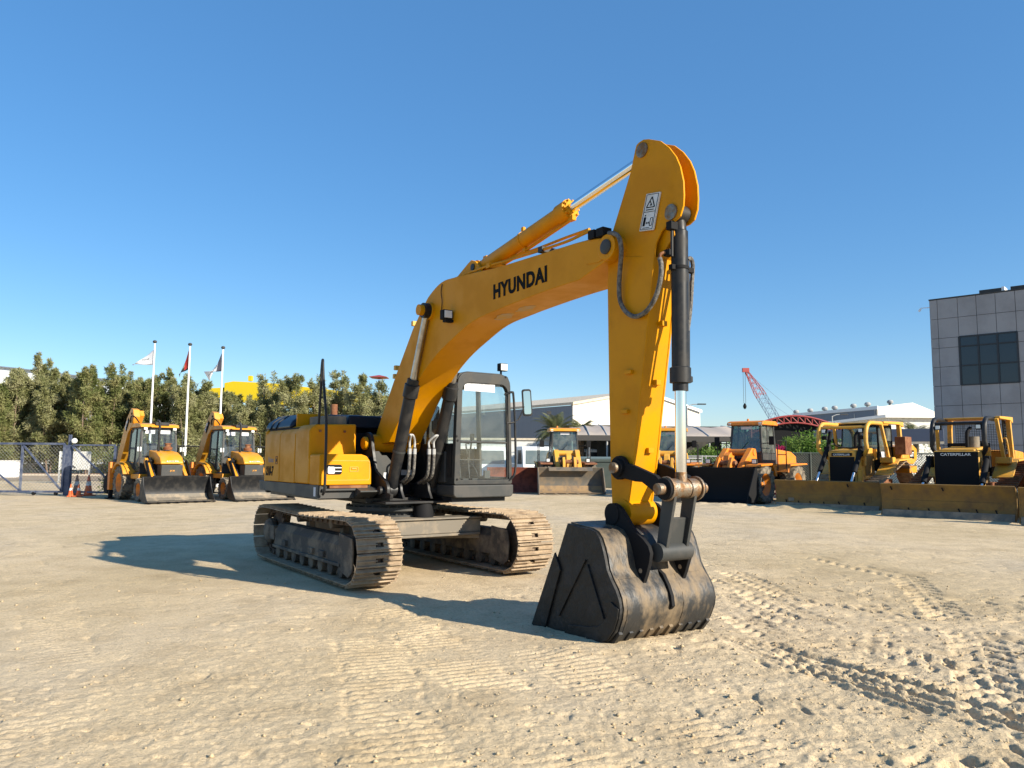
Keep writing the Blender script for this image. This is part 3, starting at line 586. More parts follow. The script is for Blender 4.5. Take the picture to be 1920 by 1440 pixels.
# arm cylinder
A = Vector((*[ (q[0], 0, q[1]) for q in [on(887, 501, -.14)]][0],)); q = on(1205, 282, -.13); B = Vector((q[0], 0, q[1])); d = (B-A).normalized()
LB = (Vector((*[(t[0], 0, t[1]) for t in [on(1072, 388, 0)]][0],))-A).dot(d)
cy = MB().tube([A+d*.08, A+d*.12, A+d*(LB-.22), A+d*(LB-.2), A+d*(LB-.03), A+d*(LB-.025), A+d*LB], [.085, .10, .10, .118, .118, .085, .085], 30); cy.lathe([(.04, -.09), (.10, -.09), (.10, .09), (.04, .09)], A, (0, 1, 0), 22)
for k in range(10):
    a = 2*math.pi*k/10; u = Vector((0, 1, 0)); v = d.cross(u); o = (u*math.cos(a)+v*math.sin(a))*.10
    cy.tube([A+d*(LB-.04)+o, A+d*(LB-.0)+o], .014, 6)
cyl = cy.build('arm_cylinder', YEL, ex)
MB().tube([A+d*(LB-.02), B], .053, 26).build('piston_rod', CHR, cyl)
MB().tube([A+d*.95, A+d*.985], .107, 26).build('clamp', YEL, cyl)
uu = d.cross(Vector((0, 1, 0))); uu = uu if uu.z > 0 else -uu
MB().tube([A+d*(LB-.05)-uu*.13, A+d*.95-uu*.14, A+d*.35-uu*.13, A+d*.12-uu*.02], .019, 8).build('steel_pipe', YEL, cyl)
cf = MB(); cf.box(A+d*.97+uu*.13, (.05, .04, .08)); cf.box(A+d*.97-uu*.13, (.06, .05, .06)); cf.box(A+d*(LB-.02)-uu*.12, (.09, .06, .06)); cf.box(A+d*.12+uu*.10, (.08, .06, .06)); cf.build('pipe_clamp', YEL, cyl, bevel=.008)
# arm
WA = .165; WT = .105
ao = [(1190.5, 281.7, WT), (1193, 272, WT), (1197.5, 267, WT), (1206, 261.5, WT), (1215.5, 260.5, WT), (1238, 264, WT), (1254, 276, WT), (1267, 293, WT), (1275, 312, WT), (1281, 340, WT), (1282, 365, WT), (1281, 385, WT), (1275, 405, WT), (1266, 414, WT), (1252, 421, WT), (1240, 434, .13), (1230, 455, .15), (1226.5, 480, WA),
      (1211, 640, WA), (1198, 760, WA), (1189, 850, WA), (1179, 935, WA), (1174, 972, WA), (1166, 975, WA), (1155, 972, WA), (1148, 955, WA), (1147, 930, WA), (1145, 880, WA), (1142, 740, WA), (1140.5, 640, WA), (1139, 534, WA), (1140.5, 481, WA), (1149, 432, .16), (1167, 373, .13), (1182, 323, WT)]
near = [(*on(x, y, -w_), w_) for x, y, w_ in ao]
am = MB()
def shell(pts, a0, a1):   # a plate that follows the half width of each point
    n = len(pts); vs = [(p[0], a0*p[2] if abs(a0) > .2 else a0, p[1]) for p in pts]; vs2 = [(p[0], a0*p[2]+a1, p[1]) for p in pts]
    am.add(vs+vs2, [tuple(range(n)), tuple(range(2*n-1, n-1, -1))]+[((i+1) % n, i, n+i, n+(i+1) % n) for i in range(n)])
shell(near, -1, .022); shell(near, 1, -.022)
# closed box below the pivot
iz = [k for k, p in enumerate(ao) if p[1] >= 480]
fr_ = [near[k] for k in range(len(near)) if 480 <= ao[k][1] and ao[k][0] >= 1174 and ao[k][2] == WA]
bk_ = [near[k] for k in range(len(near)) if ao[k][1] >= 481 and ao[k][0] <= 1166]
core = [near[k] for k in range(17, 32)]
core = [(p[0], p[1]) for p in core]
cx_ = sum(p[0] for p in core)/len(core)
core = [(p[0]+(-.006 if p[0] > cx_ else .006), p[1]) for p in core]
am.prism(core, -WA+.02, WA-.02)
# inner web that closes the horn between the plates
web = ons([(1196, 330), (1215, 300), (1240, 300), (1262, 330), (1266, 372), (1245, 395), (1228, 440), (1220, 485), (1150, 485), (1160, 430), (1178, 370)], -WT)
am.prism([(p[0]-.03, p[1]) for p in web], -.055, .055) if False else None
am.prism(ons([(1200, 305), (1246, 298), (1247, 305), (1204, 312)], -WT), -.086, .086)
am.prism(ons([(1246, 298), (1262, 440), (1230, 490), (1222, 490), (1235, 430), (1240, 305)], -WT), -.086, .086)
am.prism(ons([(1204, 310), (1152, 470), (1158, 480), (1212, 318)], -WT), -.09, .09)
arm = am.build('arm', YEL, ex, bevel=.005)
fl = MB(); f0 = ons([(1226, 500), (1210, 640), (1197, 760), (1190, 840)], -WA)
wf = MB()
for s in (-1, 1):
    for (px, py) in ((1205, 282), (1259, 398)):
        qq = on(px, py, -WT); wf.lathe([(.03, WT-.002), (.075, WT-.002), (.075, WT+.018), (.045, WT+.022), (.03, WT+.02)], (qq[0], 0, qq[1]), (0, s, 0), 24)
wf.build('pin_boss', GREASE, arm)
for px, py, dx in ((1181, 698, 0), (1174, 772, 0)):
    q = on(px, py, -WA); MB().bb(q[0]-.045, q[0]+.045, -WA-.035, -WA, q[1]-.018, q[1]+.02).build('pipe_lug', YEL, arm, bevel=.003)
def on_front(px, py): # point on the bright front plate of the arm
    best = None
    for k in range(17, 23):
        pass
    return None
# lugs on the front plate
for zz in (2.93, 2.37, 1.72):
    # interpolate the front edge
    fe = [near[k] for k in range(17, 23)]
    for a_, b_ in zip(fe[:-1], fe[1:]):
        if b_[1] <= zz <= a_[1]:
            t_ = (zz-a_[1])/(b_[1]-a_[1]); xx = a_[0]+(b_[0]-a_[0])*t_; MB().bb(xx-.01, xx+.035, -.01, .06, zz-.025, zz+.025).build('front_lug', YEL, arm, bevel=.003)
# warning decal
P4 = [on(1205, 360, -.14), on(1235, 358, -.125), on(1226, 434, -.15), on(1199, 434, -.155)]
q0 = on(1200.5, 434, -.158); q1 = on(1225.5, 431, -.158); q2 = on(1209, 363, -.158)
dx_ = Vector((q1[0]-q0[0], 0, q1[1]-q0[1])); dy_ = Vector((q2[0]-q0[0], 0, q2[1]-q0[1]))
yq = -.1655
def dq(u, v, lift=0.): p = Vector((q0[0], 0, q0[1]))+dx_*u+dy_*v; return (p.x, yq-.004-lift+.035*v*1., p.z)
def dpoly(name, pts, m, par, lift):
    A_ = [dq(u, v, lift) for u, v in pts]; n = len(A_); B_ = [(p[0], p[1]+.02, p[2]) for p in A_]
    return MB().add(A_+B_, [tuple(range(n)), tuple(range(2*n-1, n-1, -1))]+[((i+1) % n, i, n+i, n+(i+1) % n) for i in range(n)]).build(name, m, par, smooth=0)
dec = dpoly('warning_decal', [(0, 0), (1, 0), (1, 1), (0, 1)], WHTD, arm, .001)
def dline(pts, wd=.03):
    for (u0, v0), (u1, v1) in zip(pts[:-1], pts[1:]):
        k = 2.6; dxx, dyy = (u1-u0), (v1-v0)*k; L_ = math.hypot(dxx, dyy); nx, ny = -dyy/L_*wd, dxx/L_*wd/k
        dk_.append([(u0-nx, v0-ny), (u1-nx, v1-ny), (u1+nx, v1+ny), (u0+nx, v0+ny)])
dk_ = []
dline([(.07, .03), (.93, .03), (.93, .97), (.07, .97), (.07, .03)], .018); dline([(.07, .5), (.93, .5)], .02)
dline([(.2, .62), (.8, .62), (.5, .90), (.2, .62)], .035); dline([(.15, .15), (.33, .15)], .0); 
dline([(.42, .78), (.5, .72), (.58, .66)], .03); dline([(.45, .66), (.52, .72)], .03)
dline([(.25, .12), (.25, .36)], .085); dline([(.25, .385), (.25, .42)], .05); dline([(.42, .2), (.60, .2)], .025); dline([(.45, .17), (.40, .2), (.45, .23)], .02); dline([(.57, .17), (.62, .2), (.57, .23)], .02)
dline([(.68, .12), (.84, .12), (.84, .33), (.68, .33), (.68, .12)], .02); dline([(.2, .555), (.78, .555)], .03); dline([(.2, .07), (.7, .07)], .022)
mk = MB()
for poly in dk_:
    if max(abs(poly[0][0]-poly[2][0]), abs(poly[0][1]-poly[2][1])) < 1e-6: continue
    A_ = [dq(u, v, .0025) for u, v in poly]; B_ = [(p[0], p[1]+.003, p[2]) for p in A_]
    mk.add(A_+B_, [(0, 1, 2, 3), (7, 6, 5, 4), (1, 0, 4, 5), (2, 1, 5, 6), (3, 2, 6, 7), (0, 3, 7, 4)])
mk.build('decal_pictogram', INK, dec, smooth=0)
# hose loop on the arm
def onq(px, py, y=-.20): q = on(px, py, y); return (q[0], y, q[1])
hl = [onq(1142, 437, -.27), onq(1152, 438, -.29), onq(1161, 446, -.29), onq(1165, 470, -.27), onq(1163, 500, -.22), onq(1161, 530, -.2), onq(1162, 560, -.2), onq(1170, 580, -.2), onq(1184, 592, -.2), onq(1199, 592, -.2), onq(1216, 579, -.2), onq(1230, 555, -.2), onq(1238, 525, -.2), onq(1240, 500, -.19), onq(1237, 484, -.19)]
MB().tube(catmull(hl, 5), .023, 10).build('hose', HOSE, arm)
MB().tube(catmull([onq(1237, 484, -.19), onq(1239, 476, -.18), onq(1250, 473, -.12), onq(1258, 474, -.09)], 4), .014, 8).build('steel_pipe', RUST, arm)
q = onq(1256, 474, -.10); MB().bb(q[0]-.05, q[0]+.03, -.14, -.06, q[2]-.03, q[2]+.03).build('hose_fitting', BLKM, arm, bevel=.008)
# pins at the arm foot
bpn = on(1150, 963, -.26); lk = on(1153, 877, -.27)
MB().lathe([(.03, -.235), (.055, -.235), (.055, .235), (.03, .235)], (lk[0], 0, lk[1]), (0, 1, 0), 20).build('link_pin', GREASE, arm)
# bucket cylinder
q = on(1259, 398, -WT); A = Vector((q[0], 0, q[1])); rp = on(1277, 916, 0); B = Vector((rp[0], 0, rp[1])); d = (B-A).normalized(); TL = (B-A).length
def tz(py_): q = on(1276, py_, 0); return (Vector((q[0], 0, q[1]))-A).dot(d)
t1, t2, t3, t4 = tz(690), tz(718), tz(733), tz(432)
cy = MB().tube([A+d*.05, A+d*.10, A+d*t4, A+d*(t4+.01), A+d*(t1-.01), A+d*t1, A+d*t2, A+d*(t2+.005), A+d*t3], [.05, .062, .066, .079, .079, .098, .098, .072, .072], 30); cy.lathe([(.03, -.06), (.085, -.06), (.085, .06), (.03, .06)], A, (0, 1, 0), 24)
uu = Vector((0, 1, 0)).cross(d); cyl = cy.build('bucket_cylinder', BLK, ex)
MB().tube([A+d*(t3-.01), B-d*.10], .052, 28).build('piston_rod', CHR, cyl)
pg = Vector((.0, .11, 0)); fx = Vector((1, 0, 0))
MB().tube(catmull([A+d*.42+pg*1.0+fx*.0, A+d*.40+pg*1.35, A+d*.46+pg*1.6, A+d*.62+pg*1.5, A+d*.9+pg*1.25, A+d*1.1+pg*.9], 5), .02, 8).build('hose', HOSE, cyl)
MB().tube([A+d*.40+pg*1.05, A+d*1.0+pg*1.05, A+d*(t1+.05)+pg*1.0], .013, 8).build('steel_pipe', BLK, cyl)
MB().tube([A+d*.1+Vector((0, -.10, 0)), A+d*.42+Vector((0, -.10, 0))], .014, 8).build('steel_pipe', BLK, cyl)
cl = MB().tube([A+d*.50, A+d*.535], .086, 26); cl.box(A+d*.52+pg*1.1, (.05, .10, .05)); cl.box(A+d*.52-pg*.9, (.05, .05, .05)); cl.box(A+d*.13-pg*.9+fx*.0, (.07, .09, .08)); cl.build('clamp', BLKM, cyl, bevel=.006)
cl = MB().box(A+d*(t2-.04)+pg*1.05, (.06, .05, .06)); cl.build('pipe_block', BLK, cyl, bevel=.01)
# linkage
rodz = MB().lathe([(.04, -.058), (.085, -.058), (.085, .058), (.04, .058)], B, (0, 1, 0), 26); rodz.tube([B-d*.15, B-d*.03], [.053, .06], 22); rodz.build('rod_eye', GREASE, cyl)
for s in (-1, 1):
    y = s*.205; a = Vector((lk[0], lk[1])); b = Vector((B.x, B.z)); dd = (b-a).normalized(); nn = Vector((-dd.y, dd.x))
    aa0 = math.degrees(math.atan2(dd.y, dd.x))
    out = arc(a, .115, aa0+40, aa0+320, 14)+[tuple(a+dd*.25-nn*.055), tuple(a.lerp(b, .55)-nn*.03), tuple(a.lerp(b, .8)-nn*.06)]+arc(b, .10, aa0-140, aa0+140, 12)+[tuple(a.lerp(b, .8)+nn*.085), tuple(a.lerp(b, .5)+nn*.085), tuple(a+dd*.2+nn*.085)]
    li = MB().prism(out, y-.025, y+.025)
    li.lathe([(.03, 0), (.085, 0), (.085, .06), (.03, .06)], (a.x, y-(.06 if s < 0 else 0), a.y), (0, 1, 0), 22)
    lo_ = li.build('side_link', BLKM, ex, bevel=.008)
    for p_ in (a, b): MB().lathe([(.02, .0), (.052, .0), (.052, .10), (.02, .10)], (p_.x, y, p_.y), (0, s, 0), 20).build('pin', GREASE, lo_)
pe = on(1222, 1037, -.26); PE = Vector((pe[0], pe[1])); PB = Vector((B.x, B.z))
hl = MB(); hl.lathe([(.05, -.175), (.092, -.175), (.092, -.065), (.05, -.065)], B, (0, 1, 0), 26); hl.lathe([(.05, .065), (.092, .065), (.092, .175), (.05, .175)], B, (0, 1, 0), 26)
for y in (-.19, .19): hl.lathe([(.05, -.012), (.112, -.012), (.112, .012), (.05, .012)], (B.x, y, B.z), (0, 1, 0), 26)
hlo = hl.build('bucket_link', GREASE, ex, bevel=.004)
dd = (PE-PB).normalized(); nn = Vector((-dd.y, dd.x))
hp_ = MB()
for y in (-.15, .11): hp_.prism([tuple(PB+nn*.075+dd*.05), tuple(PB-nn*.075+dd*.05), tuple(PE-nn*.06-dd*.02), tuple(PE+nn*.06-dd*.02)], y, y+.035)
hp_.prism([tuple(PB+nn*.022+dd*.27), tuple(PB-nn*.012+dd*.27), tuple(PE-nn*.012-dd*.05), tuple(PE+nn*.022-dd*.05)], -.115, .11)
hp_.build('link_web', DGR, hlo, bevel=.004)
MB().lathe([(.04, -.20), (.085, -.20), (.085, .20), (.04, .20)], (PE.x, 0, PE.y), (0, 1, 0), 26).build('link_tube', DGR, hlo)
# bucket
WB = .60
back = [(1067.5, 983), (1074, 985), (1090, 990), (1108, 994), (1119, 1000), (1126, 1012), (1131, 1028), (1135, 1046), (1139, 1070), (1146, 1088), (1155, 1106), (1161, 1123), (1164, 1142), (1162, 1160), (1155, 1182), (1145, 1198), (1130, 1207), (1105, 1208), (1053, 1201), (1005, 1186)]
bs = ons(back, -WB)
bk = MB().sheet(bs, -WB+.02, WB-.02, .022)
bk.prism(bs[:], -WB, -WB+.025) if False else None
bko = bk.build('bucket', BKT, ex, smooth=50)
bsi = [Vector(p) for p in bs]
cb = sum(bsi, Vector((0, 0)))/len(bsi)
for s in (-1, 1):
    pl = MB().prism([tuple(p+(p-cb).normalized()*.012) for p in bsi], s*WB-.018, s*WB+.018)
    po = pl.build('side_plate', BKTD, bko, bevel=.006)
    # raised edge plates, welded strips and side cutter
    e = MB(); q = [tuple(bsi[k]) for k in range(12, 19)]; q2 = [tuple(bsi[k].lerp(cb, .30)) for k in range(18, 11, -1)]
    e.prism(q+q2, s*(WB+.016), s*(WB+.034))
    lipA, lipB = bsi[0], bsi[-1]; inn = (cb-(lipA+lipB)/2).normalized()
    e.prism([tuple(lipA.lerp(lipB, .25)-inn*.05), tuple(lipA.lerp(lipB, .98)-inn*.07), tuple(lipA.lerp(lipB, .98)+inn*.17), tuple(lipA.lerp(lipB, .40)+inn*.12)], s*(WB+.016), s*(WB+.04))
    e.build('wear_plate', BKTD, po, bevel=.006)
# ridges welded on the near side plate
for u0, v0, u1, v1 in ((.12, .55, .80, .30), (.15, .60, .72, .95)):
    p_ = lambda u, v: bsi[0].lerp(bsi[-1], u).lerp(bsi[8].lerp(bsi[15], u), v)
    a_, b_ = p_(u0, v0), p_(u1, v1); MB().bar((a_.x, -WB-.026, a_.y), (b_.x, -WB-.026, b_.y), .010, .018, (0, 1, 0)).build('wear_bar', BKTD, bko, bevel=.004)
# ears
for y in (-.255, .255):
    eo = ons([(1136, 985), (1136, 957), (1139, 950), (1148, 945.5), (1157, 946), (1165, 953), (1172.6, 966), (1190, 995), (1207, 1012), (1216, 1024), (1220, 1038), (1218, 1055), (1212, 1078), (1204.6, 1100), (1196, 1092), (1184, 1080), (1165, 1072), (1150, 1060), (1140, 1020)], -.27)
    MB().prism(eo, y-.022, y+.022).build('ear', BLKM, bko, bevel=.005)
    MB().lathe([(.03, -.03), (.10, -.03), (.10, .03), (.03, .03)], (bpn[0], y, bpn[1]), (0, 1, 0), 26).build('pin_boss', BLKM, bko)
    q = on(1202, 1070, -.27); MB().cyl((q[0], y-.024, q[1]), (q[0], y+.024, q[1]), .022, n=14).build('ear_hole', SHOE, bko)
MB().lathe([(.03, -.175), (.125, -.175), (.13, -.12), (.13, .12), (.125, .175), (.03, .175)], (bpn[0]+.03, 0, bpn[1]+.01), (0, 1, 0), 28).build('arm_end_tube', YEL, arm)
mid = ons([(1190, 1060), (1204, 1068), (1212, 1085), (1215, 1110), (1210, 1125), (1196, 1108), (1180, 1090)], -.27)
# belly wear strips
wp = MB()
def prof_at(k0, k1, off):
    return [tuple(bsi[k]+(bsi[k]-cb).normalized()*off) for k in range(k0, k1)]
for y0, y1 in ((-.54, -.17), (.16, .50)):
    A_ = prof_at(9, 16, .014); B_ = prof_at(9, 16, .030); wp.prism(A_+B_[::-1], y0, y1)
wp.build('belly_plate', BKT, bko, bevel=.004)
rb = MB()
for k in range(10):
    y = -.56+k*1.12/9; A_ = prof_at(14, 20, .012); B_ = prof_at(14, 20, .046); rb.prism(A_+B_[::-1], y-.022, y+.022)
rb.build('heel_strip', BKT, bko, bevel=.003)
mr = MB(); A_ = [tuple(bsi[k]-(bsi[k]-cb).normalized()*0) for k in range(6, 11)]
e2 = prof_at(8, 14, .0); e3 = [tuple(Vector(p)+(Vector(p)-cb).normalized()*(.0 if i in (0, 5) else .06)) for i, p in enumerate(e2)]
mr.prism(e2+e3[::-1], -.02, .02); mr.build('lifting_eye', BLKM, bko, bevel=.004)
th = MB()
tp = bsi[-1]; tdv = (bsi[-1]-bsi[-2]).normalized()
for k in range(5):
    y = -.5+k*.25; th.prism([tuple(tp-tdv*.12+Vector((-tdv.y, tdv.x))*.04), tuple(tp+tdv*.14), tuple(tp-tdv*.12-Vector((-tdv.y, tdv.x))*.05)], y-.045, y+.045)
th.build('bucket_teeth', BKTD, bko, bevel=.005)
# ---------------- cab
cab = MB()
X1 = 1.19; yl, yr = .405, 1.43
def fr_poly(y0, y1, z0, z1, r0, r1, n=5):
    o = []
    for cy_, cz_, r, a in ((y1-r1, z1-r1, r1, 0), (y0+r1, z1-r1, r1, 90), (y0+r0, z0+r0, r0, 180), (y1-r0, z0+r0, r0, 270)): o += arc((cy_, cz_), r, a, a+90, n)
    return o
def lean(pts):   # the cab narrows towards its roof
    return [(y-(y-.92)*max(0, z-1.25)*.055, z) for y, z in pts]
outer = lean(fr_poly(yl, yr, 1.255, 2.915, .03, .16)); inner = lean(fr_poly(yl+.095, yr-.055, 1.325, 2.76, .03, .13))
cab.ring(outer, inner, X1-.09, X1); cab.bb(X1-.07, X1+.004, yl+.1, yr-.085, 1.865, 1.90)
ro = lean(fr_poly(yl, yr, 1.255, 2.915, .03, .16)); ri = lean(fr_poly(yl+.06, yr-.06, 1.30, 2.80, .03, .10)); cab.ring(ro, ri, -.44, -.36)
for y, m_ in ((yl, 1), (yr, -1)):
    yt = y-(y-.92)*1.6*.055
    cab.bar((.30, y+.03*m_, 1.25), (.30, yt+.035*m_, 2.86), .05, .09, (1, 0, 0))
    cab.bb(-.44, X1-.05, min(y, y+.05*m_), max(y, y+.05*m_), 1.255, 1.36)
cab.prism([(yl+.03, 2.80), (yr-.03, 2.80), (yr-.08, 2.90), (yr-.22, 2.935), (yl+.22, 2.935), (yl+.08, 2.90)], -.45, X1-.02, 'yz')
cabo = cab.build('cab', CABG, ex, bevel=.012, seg=2)
MB().prism(fr_poly(yl-.02, yr+.005, 1.065, 1.25, .07, .02, 4), -.44, X1+.03, 'yz').build('cab_base', DGR, cabo, bevel=.02, seg=3)
MB().bb(-.43, X1-.10, yl+.004, yl+.03, 1.30, 1.86).build('side_panel', BLK, cabo)
MB().bb(-.43, .3, yr-.03, yr-.004, 1.30, 1.80).build('door_panel', BLK, cabo)
MB().bb(-.42, X1-.09, yl+.05, yr-.05, 1.24, 1.28).build('cab_floor', BLKM, cabo)
MB().prism(lean([(yl+.09, 1.90), (yr-.055, 1.90), (yr-.055, 2.62), (yr-.2, 2.765), (yl+.2, 2.765), (yl+.09, 2.62)]), X1-.034, X1-.028, 'yz').build('upper_windscreen', GL, cabo, smooth=0)
MB().prism(lean([(yl+.10, 1.33), (yr-.06, 1.33), (yr-.06, 1.865), (yl+.10, 1.865)]), X1-.03, X1-.024, 'yz').build('lower_windscreen', GL, cabo, smooth=0)
def sideglass(y, m_):
    yt = y-(y-.92)*1.6*.055
    return [(x, y_, z) for x, y_, z in ((-.38, y+.02*m_, 1.85), (X1-.09, y+.02*m_, 1.85), (X1-.12, yt+.025*m_, 2.80), (-.38, yt+.025*m_, 2.80))]
for y, m_ in ((yl, 1), (yr, -1)):
    g4 = [Vector(p) for p in sideglass(y, m_)]; MB().add(g4+[p+Vector((0, .005, 0)) for p in g4], [(0, 1, 2, 3), (7, 6, 5, 4), (1, 0, 4, 5), (2, 1, 5, 6), (3, 2, 6, 7), (0, 3, 7, 4)]).build('side_window', GL, cabo, smooth=0)
MB().bb(-.40, -.395, yl+.1, yr-.1, 1.75, 2.78).build('rear_window', GL, cabo, smooth=0)
pc = [onx(872, 715, X1+.0), onx(929, 719, X1), onx(929, 736, X1), onx(872, 732, X1)]
ps = MB().prism(pc, X1-.022, X1-.018, 'yz').build('paper_notice', PAPER, cabo, smooth=0)
text('notice_lettering', 'WORLD EQUIPMENT', INKG, ps, (X1-.018, pc[3][0]+.03, pc[3][1]+.09), (0, 1, .0), (0, 0, 1), width=.42, height=.045, th=.002)
# interior: seat, console, levers, pedals
st = MB(); st.bb(-.15, .35, .65, 1.15, 1.55, 1.70); st.prism([(-.22, 1.65), (-.08, 1.65), (-.16, 2.30), (-.28, 2.30)], .57, 1.03); st.bb(-.05, .3, .6, 1.0, 1.28, 1.55); st.prism([(-.27, 2.28), (-.17, 2.28), (-.19, 2.5), (-.28, 2.5)], .68, .92); st.build('operator_seat', SEAT, cabo, bevel=.03)
cs = MB(); cs.bb(-.1, .5, .42, .54, 1.5, 1.78); cs.bb(-.1, .5, 1.06, 1.18, 1.5, 1.78); cs.bb(.62, .95, .38, .50, 1.28, 1.75); cs.build('side_console', DGR, cabo, bevel=.02)
lv = MB()
for y in (.48, 1.12): lv.tube([(.46, y, 1.76), (.50, y, 1.95)], .014); lv.box((.51, y, 1.98), (.05, .05, .1))
for y in (.72, .88): lv.tube([(.85, y, 1.28), (.80, y, 1.55), (.72, y, 1.86)], .013); lv.box((.9, y, 1.33), (.2, .09, .02))
lv.tube(catmull([(.8, .70, 1.6), (.8, .58, 1.45), (.85, .56, 1.3)], 4), .01); lv.tube(catmull([(.8, .90, 1.6), (.8, 1.02, 1.45), (.85, 1.04, 1.3)], 4), .01)
lv.box((.95, 1.12, 1.4), (.04, .10, .12)); lv.tube([(.9, .5, 1.62), (.9, 1.1, 1.62)], .009)
lv.build('travel_levers', DGR, cabo)
MB().box((.55, .5, 1.92), (.05, .16, .12), Matrix.Rotation(.3, 3, 'Z')).build('monitor', BLKM, cabo, bevel=.01)
MB().tube(catmull([(.86, .86, 1.86), (.88, .70, 1.9), (.88, .62, 2.0)], 4), .008).build('wiper', BLKM, cabo)
sun_v = MB().prism(lean([(yl+.10, 2.74), (yr-.07, 2.74), (yr-.14, 2.83), (yl+.16, 2.83)]), X1-.10, X1-.085, 'yz').build('roof_liner', FRM, cabo)
# grab rail, mirror, lamp
gp = [(X1-.02, 1.29, 2.62), (X1+.02, 1.40, 2.66), (X1+.02, 1.43, 2.60), (X1+.02, 1.46, 2.2), (X1+.02, 1.475, 1.75), (X1+.02, 1.475, 1.5), (X1+.02, 1.44, 1.38), (X1-.02, 1.36, 1.30), (X1-.03, 1.32, 1.27)]
MB().tube(catmull(gp, 5), .018, 10).build('grab_rail', BLK, cabo)
MB().tube([(X1-.0, 1.31, 2.58), (X1, 1.325, 2.2), (X1, 1.34, 1.6), (X1, 1.34, 1.36)], .014, 8).build('grab_rail', BLK, cabo)
MB().tube([(X1, 1.32, 2.18), (X1+.02, 1.46, 2.2)], .014).build('rail_strut', BLK, cabo)
mr = MB().prism(rrect(-.075, .075, -.21, .21, .035, 3), -.02, .02, 'yz')
mq = onx(988, 755, X1+.05)
mo = mr.build('mirror', BLK, cabo, bevel=.01); mo.location = (X1+.05, mq[0]-.0, mq[1]+.0); mo.rotation_euler = (R(4), 0, R(-22))
MB().prism(rrect(-.055, .055, -.18, .18, .025, 3), .0205, .0235, 'yz').build('mirror_glass', MIR, mo, smooth=0)
MB().tube(catmull([(X1+.02, 1.46, 2.22), (X1+.03, 1.53, 2.26), (X1+.05, mq[0]-.02, mq[1]-.0)], 4), .011).build('mirror_arm', BLK, cabo)
lq = onx(942, 689, X1-.15)
wl = MB().box((X1-.15, lq[0], lq[1]), (.09, .14, .12)); wl.tube([(X1-.16, lq[0]-.02, lq[1]-.13), (X1-.16, lq[0]-.02, lq[1]-.05)], .018); wlo = wl.build('work_light', BLKM, cabo, bevel=.012)
MB().box((X1-.10, lq[0], lq[1]), (.012, .12, .10)).build('lamp_glass', LENS, wlo, bevel=.003)
bt = MB()
for px, py in ((858, 826), (857, 899), (856, 818), (948, 707)):
    y_, z_ = onx(px, py, X1); bt.cyl((X1-.002, y_, z_), (X1+.008, y_, z_), .016, n=12)
bt.build('cab_bolt', BLKM, cabo)
# ------------------------------------------------------------ machines behind (x forward, y left, z up; origin under the blade or bucket edge)
def wheel(par, x, y, r, wd, side, rim_m, lugs=22, tm=TYRE, name='wheel'):
    # tyre with chevron lugs, and a dished rim
    t = MB().lathe([(r*.58, -wd*.05), (r*.58, -wd*.40), (r*.80, -wd*.5), (r*.93, -wd*.47), (r*.965, -wd*.3), (r*.965, wd*.3), (r*.93, wd*.47), (r*.80, wd*.5), (r*.58, wd*.40), (r*.58, wd*.05)], (x, y, r), (0, 1, 0), 40)
    for k in range(lugs):
        for s in (-1, 1):
            a = 2*math.pi*(k+(.5 if s > 0 else 0))/lugs
            rot = Matrix.Rotation(-a, 3, 'Y') @ Matrix.Rotation(s*.62, 3, 'X').to_3x3()
            t.box((x+r*.975*math.cos(a), y+s*wd*.24, r+r*.975*math.sin(a)), (r*.07, wd*.56, r*.11), rot)
    o = t.build(name, tm, par, smooth=40)
    MB().lathe([(.04, -wd*.1), (r*.16, -wd*.1), (r*.2, 0), (r*.36, wd*.02), (r*.5, wd*.3), (r*.60, wd*.40), (r*.60, wd*.30), (r*.3, -wd*.2), (.04, -wd*.2)], (x, y, r), (0, side, 0), 30).build('rim', rim_m, o)
    MB().lathe([(.02, wd*.0), (r*.13, wd*.0), (r*.12, wd*.16), (.02, wd*.18)], (x, y, r), (0, side, 0), 16).build('hub', rim_m, o)
    return o
